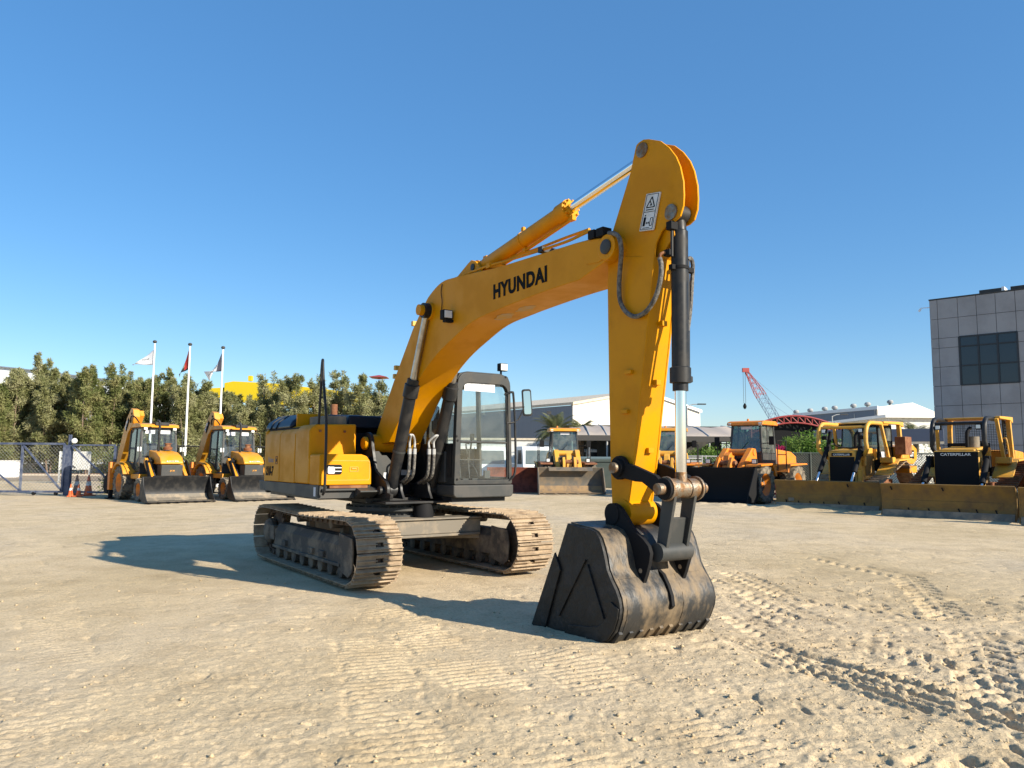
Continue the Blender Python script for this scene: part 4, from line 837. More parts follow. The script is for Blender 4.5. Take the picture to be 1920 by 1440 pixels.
def crawler(par, xf, xr, yc, r, wd, m, side, hi=0):
    if hi:   # raised drive sprocket: the belt runs round three wheels
        cs = [(xf, r, r), (xr, r, r), (xr+(xf-xr)*.22, hi, r*.86)]; hull = []
        for k in range(3):
            (x0, z0, r0), (x1, z1, r1) = cs[k], cs[(k+1) % 3]; d = math.hypot(x1-x0, z1-z0); be = math.atan2(z1-z0, x1-x0); of = math.acos((r0-r1)/d); hull.append((be+of, be+of))
        seq = []
        for k in range(3):
            x0, z0, r0 = cs[k]; a0 = hull[k-1][1]; a1 = hull[k][0]
            while a1 > a0: a1 -= 2*math.pi
            seq.append([(x0+r0*math.cos(a0+(a1-a0)*i/8), z0+r0*math.sin(a0+(a1-a0)*i/8)) for i in range(9)])
        pts = seq[0]+seq[1]+seq[2]; pts = [(x, max(z, .03)) for x, z in pts]
    else:
        pts = [(x, 2*r-.05) for x in np.linspace(xr, xf, 24)]+[(xf+r*math.sin(a), r+r*math.cos(a)) for a in np.linspace(0, math.pi, 12)][1:-1]+[(x, .03) for x in np.linspace(xf, xr, 24)]+[(xr-r*math.sin(a), r-r*math.cos(a)) for a in np.linspace(0, math.pi, 12)][1:-1]
    pts.append(pts[0]); t = MB(); L = [0]
    for a, b in zip(pts[:-1], pts[1:]): L.append(L[-1]+math.hypot(b[0]-a[0], b[1]-a[1]))
    n = int(L[-1]/.19)
    for k in range(n):
        s = k*L[-1]/n; j = int(np.searchsorted(L, s, 'right'))-1; f = (s-L[j])/(L[j+1]-L[j]); x = pts[j][0]+(pts[j+1][0]-pts[j][0])*f; z = pts[j][1]+(pts[j+1][1]-pts[j][1])*f
        tv = Vector((pts[j+1][0]-pts[j][0], 0, pts[j+1][1]-pts[j][1])).normalized(); nv = Vector((-tv.z, 0, tv.x)); nv = nv if nv.dot(Vector((x-(xf+xr)/2, 0, (z-r)*1.6))) > 0 else -nv; rot = Matrix((tv, Vector((0, 1, 0)), nv)).transposed()
        p = Vector((x, yc, z)); t.box(p, (.178, wd, .02), rot); t.box(p+nv*.03-tv*.07, (.02, wd, .06), rot)
    o = t.build('track', m, par, smooth=0)
    f = MB(); f.bb(xr+.1, xf-.1, yc-wd*.28, yc+wd*.28, .22, .22+r*.8)
    for x in np.linspace(xr+.25, xf-.25, 6): f.cyl((x, yc-wd*.3, .17), (x, yc+wd*.3, .17), .11, n=14)
    f.build('track_frame', RUST, o)
    for x in (xf, xr): MB().lathe([(.1, -wd*.25), (r*.85, -wd*.2), (r*.85, wd*.2), (.1, wd*.25)], (x, yc, r), (0, 1, 0), 24).build('sprocket', RUST, o)
    return o

def backhoe(loc, a, label):
    t = empty('backhoe_loader', loc, a-math.pi/2, label, 'backhoe loader', 'yellow backhoe loaders beside the fence')
    # front bucket: open towards the front
    prof = [(-.02, .03), (-.55, .04), (-.72, .12), (-.80, .30), (-.78, .55), (-.70, .78), (-.62, .93)]
    b = MB().sheet(prof, -1.22, 1.22, .02)
    for s in (-1, 1): b.prism([(.0, .02), (-.60, .02), (-.80, .28), (-.78, .58), (-.64, .94), (-.55, .92), (-.42, .55), (-.22, .25)], s*1.22-.015, s*1.22+.015)
    b.prism([(-.64, .92), (-.60, .97), (-.66, .97), (-.70, .92)], -.85, .85)
    bo_ = b.build('front_bucket', BLK, t, bevel=.006)
    MB().bb(-.42, .02, -1.2, 1.2, .052, .058).build('cutting_edge', FRM, bo_, smooth=0)
    MB().prism([(-.55, .06), (-.74, .16), (-.79, .30), (-.775, .30), (-.72, .18), (-.54, .075)], -1.19, 1.19).build('dusty_floor', FRM, bo_, smooth=0)
    th = MB()
    for k in range(8):
        y = -1.15+k*2.3/7; th.prism([(-.1, .02), (.14, .0), (-.1, .06)], y-.05, y+.05)
    th.build('teeth', BLKM, bo_)
    # chassis, bonnet, grille
    c = MB(); c.bb(-4.5, -1.2, -.38, .38, .55, .85); c.bb(-1.9, -1.5, -.8, .8, .38, .55); c.build('chassis', BLKM, t, bevel=.02)
    MB().prism([(-1.18, 1.38), (-1.16, 1.46), (-1.3, 1.66), (-1.75, 1.84), (-2.5, 1.92), (-2.5, 1.38)], -.42, .42).build('bonnet', YEL2, t, bevel=.06, seg=3)
    gr_ = MB().prism([(-1.15, .80), (-1.13, 1.36), (-1.6, 1.36), (-1.6, .80)], -.40, .40).build('grille', DGR, t, bevel=.03)
    text('badge_lettering', 'JCB', YEL2, gr_, (-1.125, -.09, 1.1), (0, 1, 0), (0, 0, 1), width=.18, height=.07, bold=.03, th=.006)
    text('bonnet_lettering', 'JCB', WHTD, t, (-1.145, -.24, 1.47), (0, 1, 0), (-.6, 0, .8), width=.48, height=.05, bold=.02, th=.012)
    MB().bb(-2.5, -1.6, -.40, .40, .85, 1.40).build('engine_side', BLKM, t)
    for s in (-1, 1):   # loader arms
        la = MB().prism([(-.90, .30), (-.84, .46), (-1.2, .82), (-1.9, 1.42), (-2.15, 1.62), (-2.3, 1.5), (-2.0, 1.22), (-1.3, .62)], s*.62-.06, s*.62+.06); la.build('loader_arm', YEL2, t, bevel=.01)
        MB().tube([(-1.0, s*.50, .55), (-1.75, s*.50, 1.2)], .035, 12).build('loader_ram', CHRD, t)
        MB().tube([(-1.6, s*.50, 1.05), (-2.1, s*.50, 1.6)], .06, 12).build('ram_barrel', BLK, t)
        MB().prism([(-1.35, .72), (-1.15, .84), (-1.7, 1.55), (-1.86, 1.5)], s*.74-.02, s*.74+.02).build('arm_linkage', BLKM, t)
    MB().tube([(-1.9, -.62, 1.5), (-1.9, .62, 1.5)], .05).build('cross_tube', BLKM, t)
    MB().lathe([(.02, 0), (.15, 0), (.17, .05), (.17, .10), (.10, .14), (.10, .22), (.13, .23), (.13, .26), (.02, .27)], (-2.2, .18, 1.93), (0, 0, 1), 24).build('air_cleaner', RUST, t)
    MB().tube(catmull([(-2.05, -.22, 1.85), (-2.05, -.22, 2.5), (-2.05, -.22, 2.98), (-2.1, -.30, 3.05)], 4), .045, 14).build('exhaust_stack', BLK, t)
    for s in (-1, 1): wheel(t, -1.72, s*.86, .43, .36, s, ORA, 16)
    for s in (-1, 1): wheel(t, -3.85, s*.86, .64, .46, s, ORA, 20)
    for s in (-1, 1):
        MB().prism(arc((-3.85, .66), .80, 25, 150, 10)+arc((-3.85, .66), .72, 150, 25, 10), s*.62, s*1.12).build('mudguard', YEL2, t, bevel=.01)
        MB().bb(-3.1, -2.2, s*.45, s*.85, .82, 1.0).build('side_step', YEL2, t, bevel=.02)
    # cab
    cb = MB()
    xs0, xs1, z0, z1 = -2.55, -3.95, 1.02, 2.78
    for x, xt in ((xs0, xs0-.18), (-3.25, -3.25), (xs1, xs1+.05)):
        for s in (-1, 1): cb.bar((x, s*.69, z0 if x != xs1 else 1.3), (xt, s*.63, z1), .07, .07, (1, 0, 0))
    cb.bb(xs1, xs0, -.75, .75, .95, 1.04); cb.bar((xs0, -.74, 1.62), (xs0, .74, 1.62), .05, .05); cb.bb(xs0-.02, xs0+.02, -.72, .72, 1.0, 1.62)
    for s in (-1, 1): cb.bar((xs0-.18, s*.63, z1), (xs1+.05, s*.63, z1), .07, .07); cb.bar((-3.25, s*.73, 1.25), (xs1, s*.73, 1.35), .05, .3)
    cb.bar((xs0-.18, -.68, z1), (xs0-.18, .68, z1), .07, .07); cb.bar((xs1+.05, -.68, z1), (xs1+.05, .68, z1), .07, .07)
    cbo = cb.build('cab', DGR, t, bevel=.01)
    MB().prism([(xs0-.02, z1+.03), (xs0-.12, z1+.14), (xs0-.5, z1+.20), (xs1, z1+.18), (xs1-.12, z1+.05), (xs1-.1, z1+.02)], -.73, .73).build('cab_roof', YEL2, cbo, bevel=.04, seg=3)
    MB().bb(xs0-.55, xs0-.05, -.18, .34, z1+.10, z1+.235).build('roof_hatch', BLK, cbo, bevel=.02)
    def quad(nm, P, m): Pv = [Vector(p) for p in P]; n = (Pv[1]-Pv[0]).cross(Pv[3]-Pv[0]).normalized()*.004; MB().add(Pv+[p+n for p in Pv], [(0, 1, 2, 3), (7, 6, 5, 4), (1, 0, 4, 5), (2, 1, 5, 6), (3, 2, 6, 7), (0, 3, 7, 4)]).build(nm, m, cbo, smooth=0)
    quad('windscreen', [(xs0, -.66, 1.65), (xs0, .66, 1.65), (xs0-.18, .61, z1-.03), (xs0-.18, -.61, z1-.03)], GL)
    for s in (-1, 1):
        quad('door_glass', [(xs0-.04, s*.69, 1.1), (-3.22, s*.69, 1.1), (-3.22, s*.64, z1-.04), (xs0-.2, s*.635, z1-.04)], GLD)
        quad('side_glass', [(-3.28, s*.69, 1.45), (xs1+.03, s*.69, 1.5), (xs1+.08, s*.64, z1-.04), (-3.28, s*.64, z1-.04)], GLD)
    quad('rear_glass', [(xs1, -.7, 1.4), (xs1, .7, 1.4), (xs1+.05, .65, z1-.03), (xs1+.05, -.65, z1-.03)], GL)
    for s in (-1, 1):
        MB().tube(catmull([(xs0+.02, s*.66, 2.66), (xs0+.14, s*.78, 2.62), (xs0+.16, s*.80, 2.4), (xs0+.16, s*.80, 1.5), (xs0+.12, s*.78, 1.28), (xs0, s*.74, 1.26)], 4), .018).build('grab_rail', DGR, cbo)
        MB().box((xs0-.05, s*.55, z1-.03), (.08, .13, .09)).build('work_lamp', LENS, cbo, bevel=.01)
        MB().box((xs0+.12, s*.80, 1.95), (.06, .16, .18)).build('head_lamp', LENS, cbo, bevel=.02)
    MB().bb(xs0-.15, xs0-.145, -.52, -.16, 2.56, 2.70).build('notice', PAPER, cbo, smooth=0); MB().bb(xs0-.15, xs0-.145, .05, .42, 2.56, 2.70).build('notice', PAPER, cbo, smooth=0)
    s_ = MB(); s_.bb(-3.6, -3.1, -.28, .28, 1.4, 1.55); s_.prism([(-3.6, 1.5), (-3.5, 1.5), (-3.62, 2.2), (-3.72, 2.2)], -.26, .26); s_.build('seat', SEAT, cbo, bevel=.03)
    MB().lathe([(.19, -.012), (.205, 0), (.19, .012)], (-2.85, 0, 1.85), (.6, 0, .8), 20).build('steering_wheel', BLKM, cbo)
    # rear: frame, stabiliser legs, boom folded up
    y0 = -.62
    rf = MB(); rf.bb(-4.75, -4.55, -1.15, 1.15, .75, 1.15); rf.build('rear_frame', YEL2, t, bevel=.01)
    for s in (-1, 1):
        MB().bb(-4.78, -4.54, s*1.08-.10, s*1.08+.10, .35, 1.45).build('stabiliser_leg', ORA, t, bevel=.01)
        MB().bb(-4.73, -4.59, s*1.08-.07, s*1.08+.07, .03, .36).build('stabiliser_foot', BLKM, t); MB().bb(-4.85, -4.47, s*1.08-.16, s*1.08+.16, .0, .04).build('stabiliser_pad', BLKM, t)
    MB().prism([(-4.8, .9), (-5.35, 1.0), (-5.3, 1.35), (-4.8, 1.5)], y0-.13, y0+.13).build('king_post', YEL2, t, bevel=.01)
    bm_ = MB().prism([(-5.4, 1.1), (-5.1, 1.05), (-4.45, 1.95), (-4.05, 2.60), (-3.55, 2.95), (-3.42, 3.25), (-3.55, 3.52), (-3.80, 3.58), (-4.25, 3.20), (-4.75, 2.45), (-5.15, 1.75)], y0-.12, y0+.12).build('backhoe_boom', YEL2, t, bevel=.012)
    for s in (-1, 1):
        MB().cyl((-3.68, y0+s*.12, 3.36), (-3.68, y0+s*.135, 3.36), .05, n=14).build('boom_pin', BLKM, bm_)
    pl = MB().prism([(-4.38, 2.78), (-4.22, 2.66), (-3.9, 3.1), (-4.05, 3.22)], y0-.128, y0-.121).build('boom_decal', INK, bm_, smooth=0)
    text('boom_lettering', 'JCB', WHT, bm_, (-4.32, y0-.129, 2.72), (.58, 0, .81), (-.81, 0, .58), width=.42, height=.13, bold=.03, th=.006)
    dp = MB().prism([(-3.72, 3.5), (-3.58, 3.3), (-4.9, 1.9), (-5.75, 1.0), (-5.9, 1.15), (-5.3, 2.05)], y0+.17, y0+.33).build('dipper_arm', YEL2, t, bevel=.01)
    MB().tube([(-5.55, y0, 1.25), (-4.75, y0, 2.55)], .045, 12).build('boom_ram', BLKM, t); MB().tube([(-5.85, y0, .95), (-5.5, y0, 1.35)], .03, 10).build('ram_rod', CHRD, t)
    MB().prism([(-5.3, 1.0), (-5.3, 1.25), (-5.8, 1.38), (-6.05, 1.35), (-6.05, 1.15), (-5.95, .85), (-5.85, .85), (-5.8, 1.05)], y0-.1, y0+.1).build('dipper_link', YEL2, t, bevel=.01)
    bb_ = MB().sheet([(-5.15, .95), (-5.55, .98), (-5.88, .80), (-5.98, .50), (-5.80, .22), (-5.4, .15)], y0-.36, y0+.36, .02)
    for s in (-1, 1): bb_.prism([(-5.15, .95), (-5.55, .98), (-5.88, .80), (-5.98, .50), (-5.80, .22), (-5.4, .15)], y0+s*.36-.012, y0+s*.36+.012)
    bb_.build('rear_bucket', BLKM, t)
    MB().tube(catmull([(-3.7, y0-.15, 3.0), (-3.6, y0-.16, 3.25), (-3.3, y0-.1, 3.2), (-3.2, y0+.05, 2.95)], 4), .025).build('hose', BLKM, t)
    return t

def wheel_loader(loc, a, label, col, roofc, bktm, bw=3.0, bh=1.2, fl=False, oldcab=False, group='wheel loaders in the machine row'):
    t = empty('wheel_loader', loc, a-math.pi/2, label, 'wheel loader', group)
    prof = [(0, .06), (-.55, .07), (-.80, .16), (-.95, .40), (-.98, .70), (-.92, 1.0), (-.80, bh)]
    b = MB().sheet(prof, -bw/2, bw/2, .03)
    for s in (-1, 1): b.prism([(.02, .03), (-.6, .03), (-.95, .35), (-1.0, .75), (-.84, bh+.02), (-.70, bh-.02), (-.18, .5)], s*bw/2-.025, s*bw/2+.025)
    if fl: b.prism([(-.80, bh), (-.60, bh-.16), (-.58, bh-.16), (-.78, bh+.02)], -bw/2+.5, bw/2-.5)
    bo_ = b.build('bucket', bktm, t, bevel=.008)
    ce = MB().bb(-.25, .06, -bw/2, bw/2, .03, .055)
    for k in range(6): y = -bw/2+.25+k*(bw-.5)/5; ce.box((-.02, y, .07), (.2, .12, .02))
    ce.build('cutting_edge', FRM, bo_)
    if bktm is not BLKM:
        MB().prism([(-.03, .092), (-.54, .104), (-.77, .19), (-.91, .41), (-.895, .42), (-.76, .2), (-.53, .112)], -bw/2+.03, bw/2-.03).build('soil_stain', STAIN, bo_, smooth=0)
    # arms
    for s in (-1, 1):
        MB().prism([(-1.06, .30), (-1.04, .60), (-1.45, 1.45), (-2.3, 2.15), (-2.6, 2.12), (-2.6, 1.75), (-1.9, 1.05), (-1.3, .40)], s*.52-.11, s*.52+.11).build('lift_arm', col, t, bevel=.015)
        MB().tube([(-1.75, s*.36, .95), (-2.6, s*.36, .9)], .075, 14).build('lift_ram', BLK, t)
        MB().prism([(-1.02, 1.1), (-1.0, 1.45), (-1.2, 1.78), (-1.5, 1.66), (-1.3, 1.05)], s*.27-.06, s*.27+.06).build('bucket_lug', col, t, bevel=.01)
        MB().box((-1.75, s*.98, 1.62), (.12, .22, .20)).build('headlight_box', BLK, t, bevel=.02)
        MB().box((-1.685, s*.98, 1.62), (.012, .15, .14)).build('headlight', LENS, t, bevel=.004)
    MB().prism([(-1.2, .65), (-1.12, 1.05), (-1.35, 1.85), (-1.58, 1.98), (-1.72, 1.75), (-1.42, .8)], -.12, .12).build('bell_crank', col, t, bevel=.015)
    MB().tube([(-1.55, 0, 1.42), (-2.05, 0, 1.62)], .05, 14).build('tilt_rod', CHRD, t); MB().tube([(-1.95, 0, 1.58), (-2.7, 0, 1.72)], .09, 16).build('tilt_ram', BLK, t)
    MB().lathe([(.05, -.7), (.11, -.7), (.11, .7), (.05, .7)], (-1.62, 0, 1.12), (0, 1, 0), 18).build('cross_tube', col, t)
    MB().lathe([(.05, -.45), (.10, -.45), (.10, .45), (.05, .45)], (-1.28, 0, 1.55), (0, 1, 0), 16).build('upper_pin', RUST, t); MB().lathe([(.05, -.66), (.13, -.66), (.13, .66), (.05, .66)], (-2.45, 0, 1.98), (0, 1, 0), 18).build('arm_pivot', col, t)
    for y in (-.42, -.18, .2, .42): MB().tube(catmull([(-2.5, y, 1.7), (-2.1, y*1.1, 1.5), (-1.7, y*.8, 1.35), (-1.5, y*.6, 1.1)], 4), .025).build('hose', BLKM, t)
    f = MB(); f.bb(-2.9, -1.55, -.42, .42, .6, 1.3); f.prism([(-2.2, 1.2), (-2.9, 1.2), (-2.85, 1.95), (-2.45, 1.95)], -.55, -.42); f.prism([(-2.2, 1.2), (-2.9, 1.2), (-2.85, 1.95), (-2.45, 1.95)], .42, .55); f.build('front_frame', col, t, bevel=.015)
    for s in (-1, 1): wheel(t, -2.0, s*1.08, .74, .56, s, YELD if bktm is LBK else ORA, 20); wheel(t, -5.0, s*1.08, .74, .56, s, YELD if bktm is LBK else ORA, 20)
    for s in (-1, 1):
        MB().prism([(-1.35, 1.42), (-1.4, 1.50), (-2.6, 1.56), (-2.85, 1.2), (-2.85, 1.05), (-2.75, 1.05), (-2.5, 1.48), (-1.5, 1.44)], s*.78, s*1.38).build('front_fender', RUST if bktm is LBK else ORA, t, bevel=.01)
        MB().prism([(-3.9, 1.2), (-4.1, 1.52), (-5.8, 1.56), (-5.9, 1.5), (-4.2, 1.44), (-4.0, 1.18)], s*.7, s*1.36).build('rear_fender', col, t, bevel=.01)
        r_ = MB().tube([(-3.1, s*1.3, 1.25), (-3.1, s*1.3, 2.45), (-3.9, s*1.3, 2.45), (-3.9, s*1.3, 1.3)], .022, 8); r_.tube([(-3.1, s*1.3, 1.9), (-3.9, s*1.3, 1.9)], .018, 8)
        r_.build('handrail', BLK, t)
        MB().tube([(-3.05, s*.72, 2.35), (-2.85, s*1.15, 2.35)], .02).build('mirror_arm', BLKM, t); MB().box((-2.85, s*1.18, 2.45), (.06, .22, .34)).build('mirror', BLKM, t, bevel=.02)
    MB().prism([(-4.4, 1.1), (-4.4, 2.15), (-6.0, 2.05), (-6.5, 1.85), (-6.6, 1.0)], -.62, .62).build('engine_hood', col, t, bevel=.06)
    MB().bb(-6.4, -2.95, -.6, .6, .75, 1.2).build('rear_frame', BLKM, t)
    cb = MB(); X0, X1_ = -3.0, -4.3; zt = 3.12
    for x, xt in ((X0, X0-.12), (X1_, X1_+.05)):
        for s in (-1, 1): cb.bar((x, s*.70, 1.3), (xt, s*.60, zt), .08, .08, (1, 0, 0))
    for s in (-1, 1): cb.bar((-3.65, s*.69, 1.3), (-3.65, s*.60, zt), .06, .06, (1, 0, 0)); cb.bb(X1_, X0, s*.70-.02, s*.70+.02, 1.2, 1.95)
    cb.bb(X0-.03, X0+.02, -.7, .7, 1.2, 1.95); cb.bb(X1_, X0, -.72, .72, 1.18, 1.3); cb.bb(X1_-.02, X1_+.03, -.7, .7, 1.2, 1.95)
    cbo = cb.build('cab', DGR, t, bevel=.01)
    MB().prism([(X0+.08, zt-.03), (X0+.02, zt+.10), (X0-.2, zt+.15), (X1_+.1, zt+.15), (X1_-.08, zt+.05), (X1_-.08, zt-.03)], -.78, .78).build('cab_roof', roofc, cbo, bevel=.03)
    def quad(nm, P, m): Pv = [Vector(p) for p in P]; n = (Pv[1]-Pv[0]).cross(Pv[3]-Pv[0]).normalized()*.004; MB().add(Pv+[p+n for p in Pv], [(0, 1, 2, 3), (7, 6, 5, 4), (1, 0, 4, 5), (2, 1, 5, 6), (3, 2, 6, 7), (0, 3, 7, 4)]).build(nm, m, cbo, smooth=0)
    quad('windscreen', [(X0, -.66, 1.97), (X0, .66, 1.97), (X0-.12, .57, zt-.03), (X0-.12, -.57, zt-.03)], GLG)
    for s in (-1, 1): quad('side_glass', [(X0-.04, s*.68, 1.97), (X1_+.04, s*.68, 1.97), (X1_+.06, s*.60, zt-.03), (X0-.14, s*.60, zt-.03)], GLG)
    quad('rear_glass', [(X1_, -.66, 1.97), (X1_, .66, 1.97), (X1_+.05, .57, zt-.03), (X1_+.05, -.57, zt-.03)], GL)
    MB().bb(X0-.10, X0-.095, -.22, .24, 2.92, 3.03).build('notice', PAPER, cbo, smooth=0)
    s_ = MB(); s_.bb(-3.9, -3.5, -.25, .25, 1.8, 1.95); s_.prism([(-3.95, 1.9), (-3.85, 1.9), (-3.95, 2.6), (-4.05, 2.6)], -.24, .24); s_.build('seat', SEAT, cbo, bevel=.03)
    MB().lathe([(.19, -.012), (.205, 0), (.19, .012)], (-3.3, 0, 2.2), (.6, 0, .8), 20).build('steering_wheel', BLKM, cbo)
    for s in (-1, 1): MB().box((X0+.02, s*.66, zt+.0), (.08, .14, .12)).build('work_lamp', LENS, cbo, bevel=.02)
    MB().tube([(X0+.02, -.3, 1.97), (X0-.04, .1, 2.4)], .012).build('wiper', BLKM, cbo)
    MB().lathe([(.02, 0), (.05, 0), (.05, .1), (.02, .13)], (-3.9, -.3, zt+.15), (0, 0, 1), 14).build('beacon', ORA, cbo)
    return t

def dozer(loc, a, label, kind, group='bulldozers at the right of the yard'):
    t = empty('bulldozer', loc, a-math.pi/2, label, 'bulldozer', group); Y_ = YELB
    w_ = 3.6 if kind == 0 else 3.5; bl = MB(); prof = [(.02, .02), (-.10, .28), (-.12, .52), (-.06, .78), (.03, .97)]
    bl.sheet(prof, -w_/2, w_/2, .05); bl.bb(-.25, -.10, -w_/2+.3, w_/2-.3, .3, .5); bl.bb(-.2, -.06, -w_/2+.3, w_/2-.3, .78, .88)
    for s in (-1, 1): bl.prism(prof+[(-.35, .75), (-.35, .2)], s*w_/2-.025, s*w_/2+.025)
    bo_ = bl.build('blade', YELD, t, bevel=.008)
    MB().sheet([(.045, .0), (-.03, .20)], -w_/2+.02, w_/2-.02, -.015).build('cutting_edge', FRM, bo_, smooth=0)
    st = MB()
    for k in range(7):
        y = -1.4+k*.45+random.uniform(-.06, .06); z = random.choice((.22, .25, .80, .84)); x = -.085 if z < .5 else .004
        st.box((x+.01, y, z), (.02, .035, .11), Matrix.Rotation(.4, 3, 'X'))
    st.build('weld_scar', BLKM, bo_)
    if kind == 0: MB().box((-.095, -1.25, .30), (.01, .2, .14)).build('sticker', FRM, bo_, smooth=0)
    for s in (-1, 1): crawler(t, -1.45, -4.55, s*(.98 if kind == 0 else 1.22), .40, .56, SHOE if kind == 0 else RUST, s, 1.30)
    for s in (-1, 1): MB().bar((-.2, s*1.35, .45), (-3.2, s*1.33, .5), .12, .2).build('push_arm', Y_, t, bevel=.02)
    MB().bb(-4.4, -1.6, -.55, .55, .45, 1.0).build('belly', RUST, t)
    # radiator and bonnet
    rad = MB(); rad.bb(-2.1, -1.42, -.50 if kind == 0 else -.62, .50 if kind == 0 else .62, .75, 1.98); rado = rad.build('radiator_guard', Y_, t, bevel=.03)
    hw = .44 if kind == 0 else .60
    MB().bb(-1.425, -1.40, -hw, hw, .85, 1.80 if kind == 0 else 1.95).build('radiator_grille', BLKM, rado, bevel=.01)
    if kind == 0: MB().bb(-1.42, -1.395, -.36, .36, 1.83, 1.94).build('name_plate', BLKM, rado, bevel=.004)
    text('radiator_lettering', 'CATERPILLAR', SIL, rado, (-1.395, -.30 if kind == 0 else -.42, 1.845 if kind == 0 else 1.83), (0, 1, 0), (0, 0, 1), width=.60 if kind == 0 else .84, height=.07 if kind == 0 else .085, bold=.03, th=.008)
    MB().prism([(-1.5, 1.95), (-1.45, 2.02), (-2.9, 2.14), (-2.95, 1.0), (-2.1, 1.0), (-2.1, 1.95)], -.50, .50).build('bonnet', Y_, t, bevel=.04)
    MB().bb(-2.9, -2.15, -.53, .53, 1.15, 1.85).build('engine_side_cover', YELD, t, bevel=.02)
    sp = MB(); sp.bb(-2.05, -1.9, .51, .60, 1.5, 1.85); sp.bb(-1.6, -1.45, .51, .66, .95, 1.35); sp.build('headlight_guard', Y_, t, bevel=.02)
    for s in (-1, 1):
        yb = s*(.60 if kind == 0 else .78)
        A_, B_ = Vector((-1.62, yb, 2.10 if kind == 0 else 1.75)), Vector((-.45, yb*1.02, .60)); d = (B_-A_).normalized()
        MB().tube([A_, A_+d*1.05], .085, 16).build('blade_ram', BLKM, t); MB().tube([A_+d*1.0, B_], .045, 14).build('ram_rod', CHR, t)
        MB().box(A_+Vector((-.02, 0, -.1)), (.22, .20, .36)).build('ram_yoke', BLKM, t, bevel=.03)
        if kind == 0: MB().tube([A_+Vector((0, -s*.02, .0)), A_+Vector((-.12, -s*.08, .6))], .07, 14).build('ram_cap', BLKM, t)
    MB().tube(catmull([(-2.3, .12, 2.1), (-2.3, .12, 2.45), (-2.32, .14, 2.6), (-2.42, .2, 2.72)], 4), .055, 14).build('exhaust_stack', BLKM, t)
    if kind == 0: MB().tube(catmull([(-1.75, -.45, 2.45), (-1.9, -.4, 2.2), (-2.2, 0, 2.12), (-1.9, .4, 2.2), (-1.75, .5, 2.5)], 5), .03).build('hose', BLKM, t)
    if kind: MB().lathe([(.03, 0), (.17, 0), (.17, .34), (.03, .34)], (-2.5, .25, 2.1), (0, 0, 1), 20).build('air_cleaner', FRM, t)
    # sweeps: front arches that run back as roof rails
    R_ = YELB if kind == 0 else BLK; ysw = .84 if kind == 0 else .72; zt = 3.0
    x0 = -1.45 if kind == 0 else -1.75
    for s in (-1, 1):
        pth = catmull([(x0-.25, s*ysw*.72, 1.75), (x0-.05, s*ysw, 2.05), (x0, s*ysw, 2.35), (x0-.06, s*ysw, 2.75), (x0-.28, s*ysw, zt-.04), (x0-.6, s*ysw, zt), (-2.9, s*ysw, zt), (-3.3, s*ysw, zt)], 5)
        MB().tube(pth, .072, 12).build('sweep_tube', R_, t)
    MB().tube([(x0-.12, -ysw, zt-.16), (x0-.12, ysw, zt-.16)], .05, 10).build('sweep_cross_tube', R_, t)
    rp = MB()
    rp.prism([(-2.8, zt), (-2.8, zt+.08), (-4.6, zt+.12), (-4.6, zt-.08), (-4.2, zt)], -.95, -.80); rp.prism([(-2.8, zt), (-2.8, zt+.08), (-4.6, zt+.12), (-4.6, zt-.08), (-4.2, zt)], .80, .95); rp.bb(-4.4, -3.0, -.8, .8, zt+.02, zt+.07)
    rp.build('canopy_roof', Y_, t, bevel=.02)
    for s in (-1, 1):
        MB().bar((-2.75, s*.85, zt), (-3.35, s*.95, 1.2), .10, .10, (0, 1, 0)).build('canopy_brace', Y_, t, bevel=.01)
        MB().bar((-4.35, s*.86, zt), (-4.45, s*.90, 1.5), .14, .14, (0, 1, 0)).build('rear_post', Y_, t, bevel=.015)
        for z in (2.72,): MB().box((x0-.1, s*ysw*.78, z), (.12, .18, .16)).build('work_lamp', BLKM, t, bevel=.02)
        MB().box((x0-.02, s*ysw*.78, 2.72), (.02, .12, .11)).build('lamp_glass', LENS, t)
        if kind == 0: MB().box((x0-.1, s*ysw*.78, 2.48), (.14, .2, .14)).build('lamp_cluster', BLKM, t, bevel=.03)
        MB().prism([(-2.4, 1.2), (-3.2, 1.72), (-4.4, 1.78), (-4.4, 1.72), (-3.2, 1.66), (-2.4, 1.14)], s*.72, s*1.28).build('fender', Y_, t, bevel=.01)
        MB().bb(-3.2, -2.8, s*.75, s*1.15, 1.6, 1.8).build('step_box', Y_, t, bevel=.02)
    if kind == 0:
        cb = MB()
        for x in (-2.95, -3.6, -4.15):
            for s in (-1, 1): cb.bar((x, s*.68, 1.5), (x-.05, s*.62, 2.95), .06, .06, (1, 0, 0))
        for s in (-1, 1): cb.bb(-4.2, -2.92, s*.68-.03, s*.68+.03, 1.3, 1.7)
        cb.bb(-4.2, -2.9, -.66, .66, 2.9, 3.0); cb.bb(-2.96, -2.90, -.68, .68, 1.3, 1.95); cbo = cb.build('cab', BLKM, t)
        def quad(nm, P, m): Pv = [Vector(p) for p in P]; n = (Pv[1]-Pv[0]).cross(Pv[3]-Pv[0]).normalized()*.004; MB().add(Pv+[p+n for p in Pv], [(0, 1, 2, 3), (7, 6, 5, 4), (1, 0, 4, 5), (2, 1, 5, 6), (3, 2, 6, 7), (0, 3, 7, 4)]).build(nm, m, cbo, smooth=0)
        for s in (-1, 1): quad('side_glass', [(-2.98, s*.68, 1.7), (-4.15, s*.68, 1.7), (-4.18, s*.63, 2.9), (-3.0, s*.63, 2.9)], GLG)
        quad('windscreen', [(-2.92, -.64, 1.95), (-2.92, .64, 1.95), (-2.96, .60, 2.9), (-2.96, -.60, 2.9)], GLG)
        MB().bb(-3.35, -3.08, .692, .70, 1.74, 2.0).build('notice', PAPER, cbo, smooth=0)
